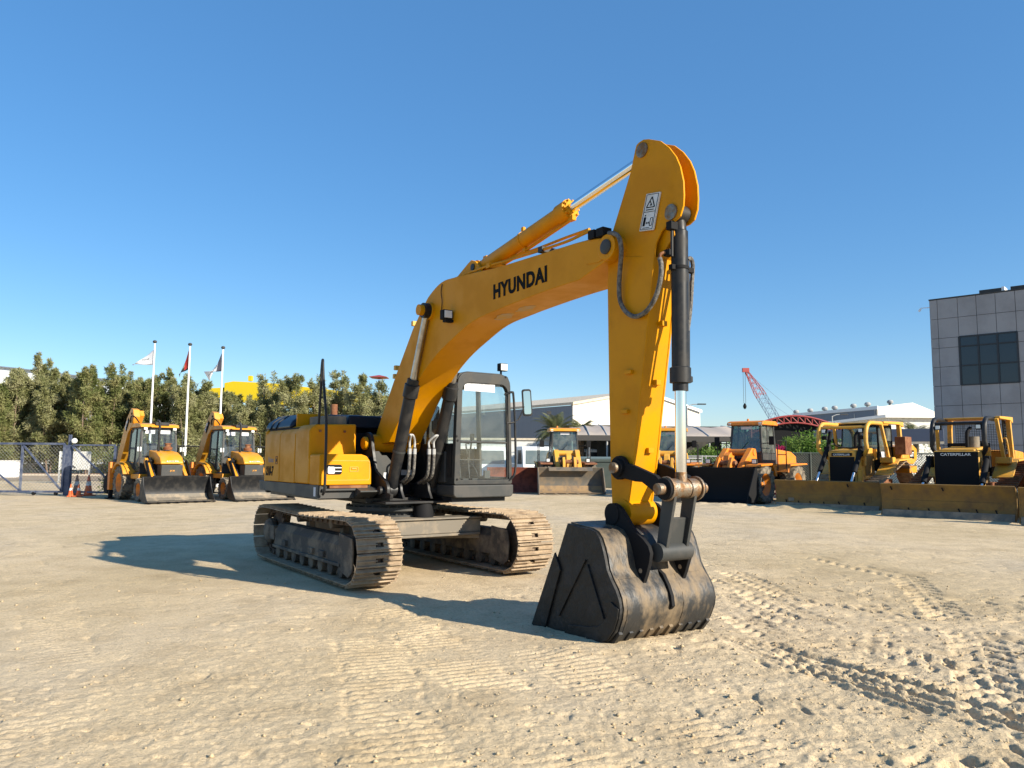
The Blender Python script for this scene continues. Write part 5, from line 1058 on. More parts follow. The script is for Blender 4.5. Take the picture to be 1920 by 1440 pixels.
        tb_ = MB().bb(-4.35, -3.75, .92, 1.3, 1.9, 2.55).build('tool_locker', RUST, t, bevel=.02)
        ft = MB().prism([(-4.3, 1.55), (-5.5, 1.55), (-5.85, 1.75), (-5.85, 2.15), (-5.45, 2.3), (-4.3, 2.2)], -.75, .95).build('fuel_tank', YEL2, t, bevel=.06)
        MB().bb(-5.5, -5.05, .952, .956, 1.76, 2.08).build('badge_panel', INK, ft, smooth=0); text('badge_lettering', 'CAT', WHT, ft, (-5.08, .957, 1.84), (-1, 0, 0), (0, 0, 1), width=.36, height=.17, bold=.03, th=.004)
        MB().prism([(-4.2, 1.24), (-4.2, 1.4), (-4.9, 1.5), (-4.9, 1.24)], .6, 1.25).build('battery_box', YEL2, t, bevel=.02)
        rip = MB().prism([(-4.9, 1.1), (-5.3, 1.2), (-5.75, .35), (-5.85, .1), (-5.7, .1), (-5.3, .75)], .5, .62); rip.build('ripper', RUST, t)
    else:
        g_ = MB(); g_.prism([(-4.2, 3.05), (-4.45, 3.0), (-4.75, 1.95), (-4.3, 1.9)], .70, .76)
        go = g_.build('louvre_panel', DGR, t, bevel=.006); lv = MB()
        for k in range(11): z = 2.0+k*.09; lv.bb(-4.62+.022*k, -4.33+.01*k, .755, .785, z, z+.035)
        lv.build('louvre_slats', BLKM, go, smooth=0)
        MB().tube(catmull([(-3.5, .86, 2.4), (-3.45, .96, 2.35), (-3.6, .98, 1.7), (-3.65, .9, 1.45)], 4), .025).build('grab_rail', Y_, t)
        MB().bb(-4.2, -3.0, -.60, .60, 1.2, 1.5).build('operator_platform', BLKM, t); s_ = MB(); s_.bb(-3.9, -3.45, -.28, .28, 1.5, 1.75); s_.prism([(-4.0, 1.7), (-3.85, 1.7), (-3.95, 2.35), (-4.1, 2.35)], -.27, .27); s_.build('seat', SEAT, t, bevel=.04)
        MB().bb(-3.0, -2.92, -.6, .6, 1.9, 2.25).build('dashboard', BLKM, t, bevel=.02)
        sc_ = MB()
        for k in range(16): z = 2.0+k*.055; sc_.tube([(-4.25, -.66, z), (-4.25, .66, z)], .006, 5)
        for k in range(20): y = -.66+k*1.32/19; sc_.tube([(-4.25, y, 1.98), (-4.25, y, 2.9)], .006, 5)
        sc_.build('rear_screen', BLKM, t, smooth=0)
        ft = MB().prism([(-4.7, 1.3), (-6.0, 1.3), (-6.0, 2.0), (-4.75, 2.05)], -.9, .95).build('fuel_tank', YEL2, t, bevel=.05)
        MB().bb(-5.6, -4.85, .952, .956, 1.58, 1.78).build('white_stripe', PAPER, ft, smooth=0)
        MB().bb(-2.6, -1.9, .53, .62, 1.0, 1.35).build('side_cover', YELD, t, bevel=.01)
    MB().bb(-2.95, -2.85, .48, .62, 1.7, 2.1).build('mirror_post', Y_, t)
    return t

backhoe(Vector((-12.0, 28.5, 0)), .76, 'yellow backhoe loader nearest the gate and cones, black front bucket fully in view')
backhoe(Vector((-9.5, 30.3, 0)), .76, 'yellow backhoe loader whose front bucket is partly hidden behind the excavator body')
wheel_loader(Vector((2.85, 36.3, 0)), .05, 'weathered yellow wheel loader with sunlit steel bucket in front of the palms', YELB, YEL2, LBK, 3.1, 1.28, fl=True)
wheel_loader(Vector((6.9, 35.3, 0)), -.30, 'dusty wheel loader mostly hidden behind the excavator arm', YELB, YEL2, RUST, 2.9, 1.25)
wheel_loader(Vector((7.45, 29.3, 0)), -.75, 'orange wheel loader with dark open bucket and green tinted cab left of the bulldozers', ORA, ORA, BLKM, 2.95, 1.38)
dozer(Vector((10.6, 26.4, 0)), -.82, 'yellow bulldozer with yellow sweeps and glazed cab beside the orange wheel loader', 0)
dozer(Vector((12.6, 22.7, 0)), -.76, 'worn bulldozer with black roof sweeps in front of the grey office building', 1)
dozer(Vector((14.75, 19.5, 0)), -.72, 'yellow crawler machine cut off by the right edge, only its blade end showing', 1)
# a red-brown bucket left standing behind the cab
rbk = empty('loader_bucket', gr(968, 925), -.16-math.pi/2+.35, 'rusty red loader bucket standing on the ground behind the excavator cab', 'bucket')
b = MB().sheet([(0, .06), (-.55, .07), (-.80, .16), (-.95, .40), (-.98, .70), (-.92, 1.0), (-.80, 1.25)], -1.3, 1.3, .03); b.build('shell', REDR, rbk)
for s in (-1, 1): MB().prism([(.02, .03), (-.6, .03), (-.95, .35), (-1.0, .75), (-.84, 1.27), (-.70, 1.23), (-.18, .5)], s*1.3-.025, s*1.3+.025).build('side_plate', REDR, rbk)
# ------------------------------------------------------------ background: road, walls, gate, trees, buildings
def strip(name, x0, x1, y0, y1, z, m): 
    me = bpy.data.meshes.new(name); me.from_pydata([(x0, y0, z), (x1, y0, z), (x1, y1, z), (x0, y1, z)], [], [(0, 1, 2, 3)]); me.materials.append(m)
    o = bpy.data.objects.new(name, me); COL.objects.link(o); return tag(o, kind='structure')
ASP = mat('dusty_asphalt', (.34, .25, .16), .9, col2=(.26, .20, .14), nscale=.6, namt=.8)
strip('road', -140, 0, 54, 68, .02, ASP)
KB = mat('kerb_concrete', (.55, .47, .36), .9)
k = MB().bb(-140, 0, 68, 68.4, 0, .16).build('kerb', KB); tag(k, kind='structure')
SOIL = mat('red_soil', (.36, .20, .12), .95, col2=(.45, .30, .2), nscale=1., namt=.8)
strip('verge', -140, 0, 68.4, 75, .10, SOIL)
# chain link as real wires
def chainlink(mb, A, B, z0, z1, p=.16, r=.006, n=3):
    A, B = Vector(A), Vector(B); L = (B-A).length; d = (B-A)/L; H = z1-z0; x = -H
    while x < L:
        for s in (1, -1):
            a0, a1 = x, x+H; u0, u1 = max(a0, 0), min(a1, L)
            if u1 > u0:
                v0, v1 = (u0-x), (u1-x)
                if s < 0: v0, v1 = H-v0, H-v1
                mb.tube([A+d*u0+Vector((0, 0, z0+v0)), A+d*u1+Vector((0, 0, z0+v1))], r, n, cap=False)
        x += p
def fence(name, label, pts, h, postm, wirem, cat='fence', rail=True, p=.16, z0=.08, r=.006, group=None):
    t = empty(name, pts[0], 0, label, cat, group); O = Vector(pts[0]); P = [Vector(q)-O for q in pts]
    wm = MB()
    for q in P: MB().tube([q, q+Vector((0, 0, h+.05))], .035, 8).build('post', postm, t)
    for a_, b_ in zip(P[:-1], P[1:]):
        chainlink(wm, a_, b_, z0, h, p, r)
        if rail: MB().tube([a_+Vector((0, 0, h)), b_+Vector((0, 0, h))], .03, 8).build('rail', postm, t); MB().tube([a_+Vector((0, 0, z0)), b_+Vector((0, 0, z0))], .03, 8).build('rail', postm, t)
    wm.build('wire_mesh', wirem, t, smooth=0); return t
# sliding gate
g0 = gr(-260, 928); g1 = gr(115, 929); gy = 33.5
gt = empty('sliding_gate', (-19.3, gy, 0), 0, 'blue steel sliding gate with diagonal braces and wire mesh left of the cones', 'gate')
gxs = [-7.1, -4.45, -1.8, 0.0]; G = MB()
for x in gxs: MB().bar((x, 0, .12), (x, 0, 2.2), .08, .08).build('upright', BLU, gt)
for z in (.15, 2.2): MB().bar((gxs[0], 0, z), (0, 0, z), .09, .09).build('rail', BLU, gt)
for a_, b_ in zip(gxs[:-1], gxs[1:]): MB().bar((a_, -.01, 2.16), (b_, -.01, .18), .06, .06).build('diagonal_brace', BLU, gt)
wm = MB(); chainlink(wm, (gxs[0], .03, 0), (0, .03, 0), .15, 2.2, .15, .006); wm.build('wire_mesh', MESHW, gt, smooth=0)
for x in (-1.2, -.25): MB().cyl((x, -.05, .07), (x, .05, .07), .07, n=16).build('roller', BLKM, gt)
gp = empty('gate_post', (-19.15, gy+.02, 0), 0, 'tall blue gate post carrying a round white lamp', 'gate post')
MB().bb(-.12, .12, .0, .2, 0, 2.15).build('column', BLU, gp, bevel=.01); MB().bb(-.04, .06, .06, .16, 2.15, 2.6).build('upper_post', BLU, gp)
MB().lathe([(.03, -.08), (.11, -.06), (.125, 0), (.10, .05), (.03, .07)], (.26, -.02, 2.33), (0, -1, .1), 24).build('flood_lamp', WHTD, gp, bevel=.01)
f2 = empty('steel_gate', (-19.0, gy-.05, 0), 0, 'blue gate panel with one long diagonal brace behind the cones', 'gate')
e2 = Vector((2.05, -.25, 0)); e3 = Vector((3.9, -.5, 0))
for q in (e2,): MB().bar(q+Vector((0, 0, .1)), q+Vector((0, 0, 2.12)), .08, .08).build('upright', BLU, f2)
for z in (.15, 2.15): MB().bar((.1, 0, z), e2+Vector((0, 0, z)), .07, .07).build('rail', BLU, f2)
MB().bar((.1, 0, 2.1), e2+Vector((.3, 0, .2)), .06, .06).build('diagonal_brace', BLU, f2)
wm = MB(); chainlink(wm, (.1, .02, 0), e2, .15, 2.12, .15, .006); wm.build('wire_mesh', MESHW, f2, smooth=0)
fence('wire_fence', 'dark mesh fence running behind the two backhoe loaders', [(-16.9, 33.3, 0), (-14.8, 34.4, 0), (-12.0, 35.6, 0), (-9.0, 36.8, 0), (-5.5, 38, 0)], 2.15, BLK, BLKM)
# cones
def cone(px, py, h, label, m1=ORC):
    t = empty('traffic_cone', gr(px, py), random.uniform(0, 1), label, 'traffic cone', 'traffic cones by the gate')
    MB().bb(-h*.28, h*.28, -h*.28, h*.28, 0, .035).build('cone_base', m1, t, bevel=.01)
    MB().lathe([(.02, .03), (h*.20, .035), (h*.19, .06), (h*.04, h-.02), (h*.03, h), (.01, h)], (0, 0, 0), (0, 0, 1), 24).build('cone_body', m1, t)
    r_ = lambda z: h*.19+(h*.04-h*.19)*(z-.06)/(h-.08)+.004
    MB().lathe([(r_(h*.48)-.01, h*.48), (r_(h*.48), h*.48), (r_(h*.68), h*.68), (r_(h*.68)-.01, h*.68)], (0, 0, 0), (0, 0, 1), 24).build('reflective_band', WHTD, t)
ORD = mat('faded_orange', (.40, .17, .09), .8, col2=(.25, .16, .11), nscale=8, namt=.8)
cone(132, 931, .52, 'short bright orange traffic cone, leftmost of the four by the gate')
cone(143, 928, .86, 'tall dirty faded traffic cone standing behind the two short ones', ORD)
cone(147, 931, .52, 'short dull orange traffic cone right of the bright one', ORC)
cone(165, 929, .88, 'tall pale orange traffic cone standing apart on the right', ORC)
# low white wall with spikes behind the road
wallo = empty('boundary_wall', (-80, 76, 0), 0, 'low white wall topped with dark railings under the trees across the road', 'wall')
MB().bb(0, 82, 0, .25, 0, 1.0).build('wall', WHTD, wallo)
rl = MB()
for k in range(270): x = k*.3; rl.box((x, .12, 1.45), (.035, .035, .9))
rl.bb(0, 82, .1, .14, 1.15, 1.19); rl.bb(0, 82, .1, .14, 1.75, 1.79); ro_ = rl.build('railings', BLK, wallo, smooth=0)
ki = empty('kiosk', gr(22, 893), .25, 'small white meter cabin beside the road seen through the gate', 'cabin')
ki.location = (-40.3, 62, 0)
MB().bb(-.9, .9, -.5, .5, 0, 1.3).build('body', WHT, ki, bevel=.02); MB().bb(-.95, .95, -.55, .55, 1.3, 1.36).build('lid', WHTD, ki)
pnl = empty('ribbed_gate', (-27.8, 49.5, 0), .12, 'cream metal gate with slanting ribs seen behind the cones', 'gate')
pg = MB().bb(-.95, .95, -.03, .03, .85, 2.0); pgo = pg.build('sheet_panel', WHTD, pnl)
rb_ = MB()
for k in range(14): x = -.9+k*.13; rb_.bar((x, -.045, .9), (min(.93, x+.45), -.045, 1.95), .015, .02, (0, 1, 0))
rb_.build('rib', GREY, pgo, smooth=0); MB().bar((-.8, -.06, 1.6), (.1, -.06, .95), .04, .05).build('brace', DGR, pnl); MB().bb(-.95, -.85, -.03, .03, 0, .85).build('leg', GREY, pnl); MB().bb(.85, .95, -.03, .03, 0, .85).build('leg', GREY, pnl)
# flagpoles
def flagpole(px, ptop, Y, label):
    p = at(px, ptop, Y); t = empty('flagpole', (p.x, p.y, 0), 0, label, 'flagpole', 'white flagpoles in front of the trees')
    MB().tube([(0, 0, 0), (0, 0, p.z*.4), (0, 0, p.z-.1)], [.07, .06, .045], 12).build('pole', WHT, t)
    MB().lathe([(.02, -.08), (.09, -.06), (.12, 0), (.09, .07), (.02, .1)], (0, 0, p.z), (0, 0, 1), 18).build('finial', DGR, t); return p
def flag(pole, name, label, cols, pts, mats, Y):
    # cloth grid between traced corner points: hoist top/bottom and fly top/bottom
    A, B, C, D = [at(x, y, Y+dy) for x, y, dy in pts]; n, m = 14, 8; O = Vector((pole.x, pole.y, 0)); V = []; F_ = [[] for _ in mats]
    for i in range(n+1):
        for j in range(m+1):
            u, v = i/n, j/m; p = (A*(1-v)+B*v)*(1-u)+(C*(1-v)+D*v)*u
            p = p+Vector((0, .10*math.sin(u*6+v*1.5)*u, -.02*math.sin(u*5))); V.append(p-O)
    me = bpy.data.meshes.new('flag'); fs = []; mi = []
    for i in range(n):
        for j in range(m):
            a = i*(m+1)+j; fs.append((a, a+1, a+m+2, a+m+1)); mi.append(cols((i+.5)/n, (j+.5)/m))
    me.from_pydata(V, [], fs); 
    for q in mats: me.materials.append(q)
    me.polygons.foreach_set('material_index', mi); me.shade_smooth(); o = bpy.data.objects.new(name, me); COL.objects.link(o); o.location = O
    sm_ = o.modifiers.new('thick', 'SOLIDIFY'); sm_.thickness = .008; tag(o, label, 'flag', 'flags on the flagpoles'); return o
FLW = mat('white_cloth', (.75, .76, .78), .8); FLR = mat('red_cloth', (.45, .03, .02), .8); FLG = mat('grey_cloth', (.10, .10, .13), .8); FLK = mat('black_cloth', (.02, .02, .02), .8); FLO = mat('olive_cloth', (.22, .24, .16), .8)
PY = 44
a = flagpole(290.5, 641, PY, 'tallest flagpole on the left carrying a white flag'); f_ = flag(a, 'flag', 'white pennant-like flag blowing left from the leftmost pole', lambda u, v: 0, [(289, 655, 0), (287, 684, 0), (250, 686, .3), (246, 683, .3)], [FLW], PY)
b = flagpole(356.5, 646, PY, 'middle flagpole carrying the red and black flag'); flag(b, 'flag', 'red, green, white and black national flag hanging furled on the middle pole', lambda u, v: 0 if u < .4 and v < .9 else (1 if v > .5 else 2), [(354.5, 656, 0), (354, 692, 0), (337, 708, .2), (334, 702, .2)], [FLR, FLK, FLO], PY)
c = flagpole(418.5, 652, PY, 'rightmost flagpole carrying a white and grey flag'); f3 = flag(c, 'flag', 'white and grey flag with small lettering on the rightmost pole', lambda u, v: 1 if u < .32 else 0, [(416, 662, 0), (415, 696, 0), (393, 715, .3), (381, 697, .3)], [FLW, FLG], PY)
p = at(266, 677, PY-.3); text('flag_lettering', 'mond', DGR, f_, p-f_.location, (1, 0, .15), (0, 0, 1), width=.4, height=.14, th=.01)
p = at(392, 706, PY-.35); text('flag_lettering', 'WORLD & EQUIP', DGR, f3, p-f3.location, (.62, 0, .78), (-.6, 0, .8), width=.75, height=.10, bold=.02, th=.01)
# ------------------------------------------------------------ trees
def leafmat(name, c1, c2, c3, nsc=.8):
    m = bpy.data.materials.new(name); m.use_nodes = True; nt = m.node_tree; b = nt.nodes['Principled BSDF']; L = nt.links; b.inputs['Roughness'].default_value = .7; b.inputs['Specular IOR Level'].default_value = .2
    tc = nt.nodes.new('ShaderNodeTexCoord'); n = nt.nodes.new('ShaderNodeTexNoise'); n.inputs['Scale'].default_value = nsc; n.inputs['Detail'].default_value = 7; L.new(tc.outputs['Object'], n.inputs['Vector'])
    r = nt.nodes.new('ShaderNodeValToRGB'); L.new(n.outputs[0], r.inputs[0]); e = r.color_ramp.elements; e[0].position = .38; e[0].color = (*c1, 1); e[1].position = .62; e[1].color = (*c3, 1); q = e.new(.5); q.color = (*c2, 1)
    L.new(r.outputs[0], b.inputs['Base Color'])
    tl = nt.nodes.new('ShaderNodeBsdfTranslucent'); L.new(r.outputs[0], tl.inputs[0]); mx = nt.nodes.new('ShaderNodeMixShader'); mx.inputs[0].default_value = .3
    L.new(b.outputs[0], mx.inputs[1]); L.new(tl.outputs[0], mx.inputs[2]); L.new(mx.outputs[0], nt.nodes['Material Output'].inputs[0]); return m
LEAFA = leafmat('olive_leaves', (.175, .19, .075), (.27, .27, .12), (.35, .34, .185))
LEAFB = leafmat('green_leaves', (.12, .145, .045), (.20, .215, .08), (.29, .275, .12))
LEAFC = leafmat('bright_leaves', (.06, .13, .02), (.10, .19, .03), (.16, .24, .05))
BARK = mat('bark', (.16, .11, .075), .9, col2=(.28, .22, .16), nscale=6, namt=.8, bump=.3)
def leaves(centers, rad, n, size, seed, aniso=1.6, droop=.2):
    # clumps of leaf-sized faces around twig centres
    g = np.random.default_rng(seed); C = np.array(centers); Rd = np.array(rad); k = g.integers(0, len(C), n)
    d = g.normal(size=(n, 3)); d /= np.linalg.norm(d, axis=1)[:, None]; rr = g.random(n)**.45
    P = C[k]+d*(Rd[k]*rr)[:, None]*np.array([1, 1, 1.1]); ax = d+g.normal(size=(n, 3))*.7+np.array([0, 0, droop]); ax /= np.linalg.norm(ax, axis=1)[:, None]
    o = np.cross(ax, g.normal(size=(n, 3))); o /= np.linalg.norm(o, axis=1)[:, None]; s = size*(.55+.9*g.random(n))[:, None]
    V = np.stack([P-o*s*.35, P+ax*s*aniso*.5-o*s*.1, P+ax*s*aniso, P+o*s*.4+ax*s*.3], 1).reshape(-1, 3); return V
def fmesh(name, V, m, par=None):
    n = len(V)//4; me = bpy.data.meshes.new(name); me.vertices.add(len(V)); me.vertices.foreach_set('co', V.astype(np.float32).ravel()); me.loops.add(n*4); me.loops.foreach_set('vertex_index', np.arange(n*4)); me.polygons.add(n); me.polygons.foreach_set('loop_start', np.arange(n)*4); me.update(calc_edges=True)
    me.materials.append(m); o = bpy.data.objects.new(name, me); COL.objects.link(o)
    if par is not None: o.parent = par
    return o
def tree(loc, h, wd, seed, lm, label, n=9000, size=.115, group='trees across the road'):
    g = random.Random(seed); t = empty('tree', loc, 0, label, 'tree', group); tk = MB(); cs, rs = [], []
    nst = g.choice((2, 3, 4))
    nst = g.choice((4, 5, 6))
    for s in range(nst):
        a = 6.28*s/nst+g.uniform(-.5, .5); sp = wd*.34*(g.uniform(.5, 1) if s else 0); hs2 = h*(g.uniform(.74, .96) if s else .96)
        top = Vector((math.cos(a)*sp, math.sin(a)*sp, hs2)); base = Vector((math.cos(a)*.15, math.sin(a)*.15, 0))
        mid = base.lerp(top, .45)+Vector((g.uniform(-.3, .3), g.uniform(-.3, .3), 0)); pts = catmull([base, mid, top], 5); tk.tube(pts, [max(.012, .09*(1-i/len(pts))**.8) for i in range(len(pts))], 7)
        for k in range(22):
            f = g.uniform(.08, 1.)**.85; p = base.lerp(top, f); a2 = g.uniform(0, 6.28); ln = wd*.34*(1.12-f)**.7*g.uniform(.4, 1.1)
            q = p+Vector((math.cos(a2)*ln, math.sin(a2)*ln, ln*g.uniform(.2, 1.3))); q.z = min(q.z, h*.98); tk.tube([p, p.lerp(q, .5)+Vector((0, 0, .08)), q], [.03, .018, .006], 4)
            for u in (.35, .7, 1.05): c_ = p.lerp(q, u); cs.append(tuple(c_)); rs.append(g.uniform(.28, .55)*(1.2-f*.75))
        for k in range(7): u = .80+.24*k/6; c_ = base.lerp(top, u); cs.append((c_.x+g.uniform(-.12, .12), c_.y, c_.z)); rs.append(.50*(1.12-u)/.32+.06)
    tk.build('trunk', BARK, t)
    fmesh('crown', leaves(cs, rs, n, size, seed, 2.0), lm, t); return t
def tz_(px, py, Y): p = at(px, py, Y); return p
TR = [(8, 722, 1.7, 1, 'leftmost tree at the picture edge, darker green and lower'), (34, 694, 4.0, 0, 'pale olive tree with a thin feathery top, second from the left edge'), (72, 664, 3.6, 0, 'tall slender tree with the highest pointed tip, third from the left edge'), (103, 694, 3.6, 0, 'olive tree just right of the tallest tip'),
      (133, 712, 3.2, 0, 'lower rounded tree where white cladding shows behind on its right'), (174, 688, 3.4, 1, 'dark dense tree with a rusty brown top above the gate lamp'), (210, 684, 3.6, 1, 'bushy green tree left of the first flagpole'), (245, 700, 3.4, 0, 'thin-topped tree directly behind the first flagpole'),
      (278, 716, 3.4, 1, 'dark low-topped tree between the first and second flagpoles'), (318, 694, 3.6, 1, 'tree with twin pale tips left of the middle flagpole'), (352, 708, 3.4, 0, 'tree directly behind the middle flagpole'), (385, 716, 3.4, 0, 'tree between the middle and right flagpoles'),
      (428, 738, 3.6, 0, 'tree below the left end of the yellow crane boom'), (468, 745, 3.8, 0, 'tree in front of the A on the yellow crane boom'), (514, 700, 3.6, 0, 'tall tree rising above the yellow crane boom near its middle'), (556, 704, 3.4, 0, 'tree just left of the black handrail'),
      (598, 706, 3.4, 0, 'tree directly behind the black handrail'), (644, 698, 3.6, 0, 'bushy tree right of the handrail with a high tip'), (682, 704, 3.4, 0, 'tree below the red canopy tip'), (716, 716, 3.4, 0, 'last tree of the row beside the excavator boom')]
for i, (px, py, wd, k_, lb) in enumerate(TR):
    Y = 73+(i*37 % 5)*1.1; p = at(px, py, Y); tree((p.x, Y, 0), p.z, wd*1.55, 100+i*7, LEAFB if k_ else LEAFA, lb, n=38000 if px < 500 else 20000)
hg = MB(); shr = [(g_x, random.uniform(.5, 1.6)) for g_x in np.arange(-62, -8, .5)]
cs = [(x, 74.5+random.uniform(-1, 1), z) for x, z in shr]+[(x, 76.5+random.uniform(-.5, .5), z*1.8+.5) for x, z in shr]; V = leaves(cs, [.75]*len(cs), 26000, .14, 5)
tag(fmesh('undergrowth', V, LEAFB), kind='stuff')
# bush nearer, behind the left fence
def bush(loc, r, h, seed, lm, label, n=5000, name='bush'):
    g = random.Random(seed); t = empty(name, loc, 0, label, 'bush'); cs = [(g.uniform(-r, r), g.uniform(-r, r)*.7, g.uniform(.2, h)) for _ in range(26)]; rs = [g.uniform(.25, .55)*r for _ in cs]
    tk = MB()
    for c_ in cs[:10]: tk.tube([(0, 0, 0), Vector(c_)*.6, c_], [.03, .02, .008], 5)
    tk.build('stems', BARK, t); fmesh('foliage', leaves(cs, rs, n, .09, seed), lm, t)
bush((-17.3, 35.2, 0), 1.0, 1.9, 3, LEAFB, 'dark green bush behind the mesh fence left of the first backhoe loader'); bush((-15.6, 36.2, 0), .8, 1.5, 4, LEAFB, 'small green bush behind the first backhoe loader')
# ------------------------------------------------------------ big things behind the trees
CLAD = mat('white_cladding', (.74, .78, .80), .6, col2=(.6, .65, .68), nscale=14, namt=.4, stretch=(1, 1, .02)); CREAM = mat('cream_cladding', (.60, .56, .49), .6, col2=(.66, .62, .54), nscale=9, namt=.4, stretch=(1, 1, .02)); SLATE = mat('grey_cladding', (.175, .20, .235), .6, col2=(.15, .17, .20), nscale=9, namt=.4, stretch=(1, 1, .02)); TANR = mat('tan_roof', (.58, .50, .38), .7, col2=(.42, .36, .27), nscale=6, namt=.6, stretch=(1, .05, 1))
def ribs(mb, x0, x1, y, z0, z1, p=.6, d=.05):
    x = x0
    while x < x1: mb.box((x, y, (z0+z1)/2), (.08, d, z1-z0)); x += p
wl_ = empty('warehouse', (-70, 98, 0), 0, 'pale white clad warehouse showing between the trees at the far left', 'warehouse')
MB().prism([(0, 0), (22.7, 0), (22.7, 10.9), (15.3, 11.8), (6.7, 12.8), (0, 13.4)], 0, 30).build('wall', CLAD, wl_); r_ = MB(); ribs(r_, 0, 22.7, -.03, 0, 10.8, .8); r_.build('cladding_rib', CLAD, wl_, smooth=0)
MB().prism([(-.3, 13.4), (6.7, 12.8), (15.3, 11.8), (23, 10.85), (23, 11.0), (15.3, 11.95), (6.7, 12.95), (-.3, 13.6)], -.3, 30).build('roof_edge', SLATE, wl_)
# yellow crane boom lying level
cA = at(424, 735, 90); cB = at(786, 768, 90)
cr = empty('crane_boom', (cA.x, 90, 0), 0, 'long bright yellow telescopic crane boom lying level above the trees', 'crane boom')
dx = cB.x-cA.x; zz0, zz1 = cA.z, cB.z; bmz = MB().prism([(0, zz0-1.1), (0, zz0+1.0), (1.0, zz0+1.2), (5.5, zz0+1.0), (dx, zz1+1.1), (dx, zz1-1.1), (5.5, zz0-1.4)], -.7, .7).build('boom_box', CRY, cr, bevel=.06)
MB().prism([(-3.0, zz0-.7), (-3.0, zz0+.3), (0, zz0+.5), (0, zz0-.7)], -.5, .5).build('boom_head', CRY, cr, bevel=.05)
for x in (.3, 3, 12, 19): MB().bb(x, x+.2, -.2, .2, zz0-10, zz0-.9).build('prop', CRY, cr)
MB().bb(4, 6.5, -1, 1, 0, zz0-1.3).build('carrier', DGR, cr, bevel=.1); MB().bb(2.6, 3.0, -.3, .3, zz0+1.3, zz0+1.9).build('lug', CRY, cr)
text('boom_lettering', 'A', INK, bmz, (3.9, -.71, zz0-.55), (1, 0, -.05), (0, 0, 1), width=1.0, height=1.25, bold=.03, th=.02)
text('boom_lettering', 'GULF RIG', INK, bmz, (15.3, -.71, zz1-.25), (1, 0, -.05), (0, 0, 1), width=6.0, height=.95, bold=.02, th=.02)
ca = empty('roof_canopy', at(711, 708, 82), 0, 'small dark red pyramid canopy tip above the trees beside the excavator boom', 'canopy')
MB().lathe([(.02, .28), (1.3, .02), (1.3, -.02), (.02, -.2)], (0, 0, 0), (0, 0, 1), 4).build('canopy_top', REDP, ca, smooth=0); MB().tube([(0, 0, -10), (0, 0, -.3)], .12).build('mast', GREY, ca)
# centre warehouse: grey side + white gable
W0 = empty('warehouse', (7.6, 95, 0), 0, 'large warehouse with grey side wall and bright cream gable behind the palms', 'warehouse')
OW = Vector((7.6, 95, 0)); _k = (863-754)*86/1450
p0 = Vector((6.8, 86, 8.08))-OW; pr_ = Vector((24.2, 99.3, 7.9))-OW; pa = (p0+pr_)/2+Vector((0, 0, 2.0)); pl_ = p0+Vector((-.61, .79, 0))*46
def wallpoly(nm, pts, m, par, th=.3):
    P = [Vector(q) for q in pts]; n = (P[1]-P[0]).cross(P[2]-P[0]).normalized()*th; k = len(P); return MB().add(P+[q-n for q in P], [tuple(range(k)), tuple(range(2*k-1, k-1, -1))]+[((i+1) % k, i, k+i, k+(i+1) % k) for i in range(k)]).build(nm, m, par, smooth=0)
wallpoly('gable_wall', [(p0.x, p0.y, 0), (pr_.x, pr_.y, 0), tuple(pr_), tuple(pa), tuple(p0)], CREAM, W0)
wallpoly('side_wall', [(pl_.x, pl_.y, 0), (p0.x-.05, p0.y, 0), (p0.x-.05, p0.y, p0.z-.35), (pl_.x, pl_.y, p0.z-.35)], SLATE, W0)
bk3 = pa+(pl_-p0)
rfp = MB(); A_, B_, C_, D_ = p0+Vector((.0, -.3, 0)), pa+Vector((0, -.1, 0)), Vector((bk3.x, bk3.y, pa.z)), Vector((pl_.x, pl_.y, p0.z)); rfp.add([A_, B_, C_, D_]+[q-Vector((0, 0, .3)) for q in (A_, B_, C_, D_)], [(0, 1, 2, 3), (7, 6, 5, 4), (0, 4, 5, 1), (1, 5, 6, 2), (2, 6, 7, 3), (3, 7, 4, 0)]); rfp.build('roof', TANR, W0, smooth=0)
tr_ = wallpoly('gable_trim', [tuple(pr_+Vector((.2, -.3, .25))), tuple(pa+Vector((0, -.3, .25))), tuple(pa+Vector((0, -.3, -.1))), tuple(pr_+Vector((.2, -.3, -.1)))], WHT, W0, .1)
sp_ = MB()
d_ = (pr_-p0); 
for k in range(1, 40): q = p0+d_*(k/40); sp_.box((q.x+.03, q.y-.05, 3.6), (.06, .06, 7.0))
MB().box(Vector((p0.x-2.6, p0.y+1.6, p0.z-1.1)), (.5, .4, .35)).build('wall_lamp', DGR, W0)
# right warehouse
W1_ = empty('warehouse', (30, 105, 0), 0, 'distant grey and cream warehouse with turbine roof vents above the bulldozers', 'warehouse')
q1 = Vector((48.2, 102, 8.87))-W1_.location; q0 = q1+Vector((-.61, .79, -.05))*12.5; q2 = q1+Vector((.79, .61, -.02))*20.4; qa = q1.lerp(q2, .5)+Vector((0, 0, 1.3))
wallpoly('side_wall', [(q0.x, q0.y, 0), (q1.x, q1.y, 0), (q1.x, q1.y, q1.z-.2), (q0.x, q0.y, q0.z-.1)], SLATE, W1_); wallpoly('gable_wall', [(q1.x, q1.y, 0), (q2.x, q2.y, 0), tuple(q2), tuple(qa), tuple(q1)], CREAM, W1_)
wallpoly('eaves_trim', [(q0.x, q0.y-.2, q0.z-.1), (q1.x, q1.y-.2, q1.z-.3), (q1.x, q1.y-.2, q1.z+.15), (q0.x, q0.y-.2, q0.z+.3)], WHT, W1_)
for k in range(1, 4): q = q0.lerp(q1, k/4); MB().box((q.x, q.y-.1, q.z/2-.3), (.12, .1, q.z-.6)).build('downpipe', GREY, W1_)
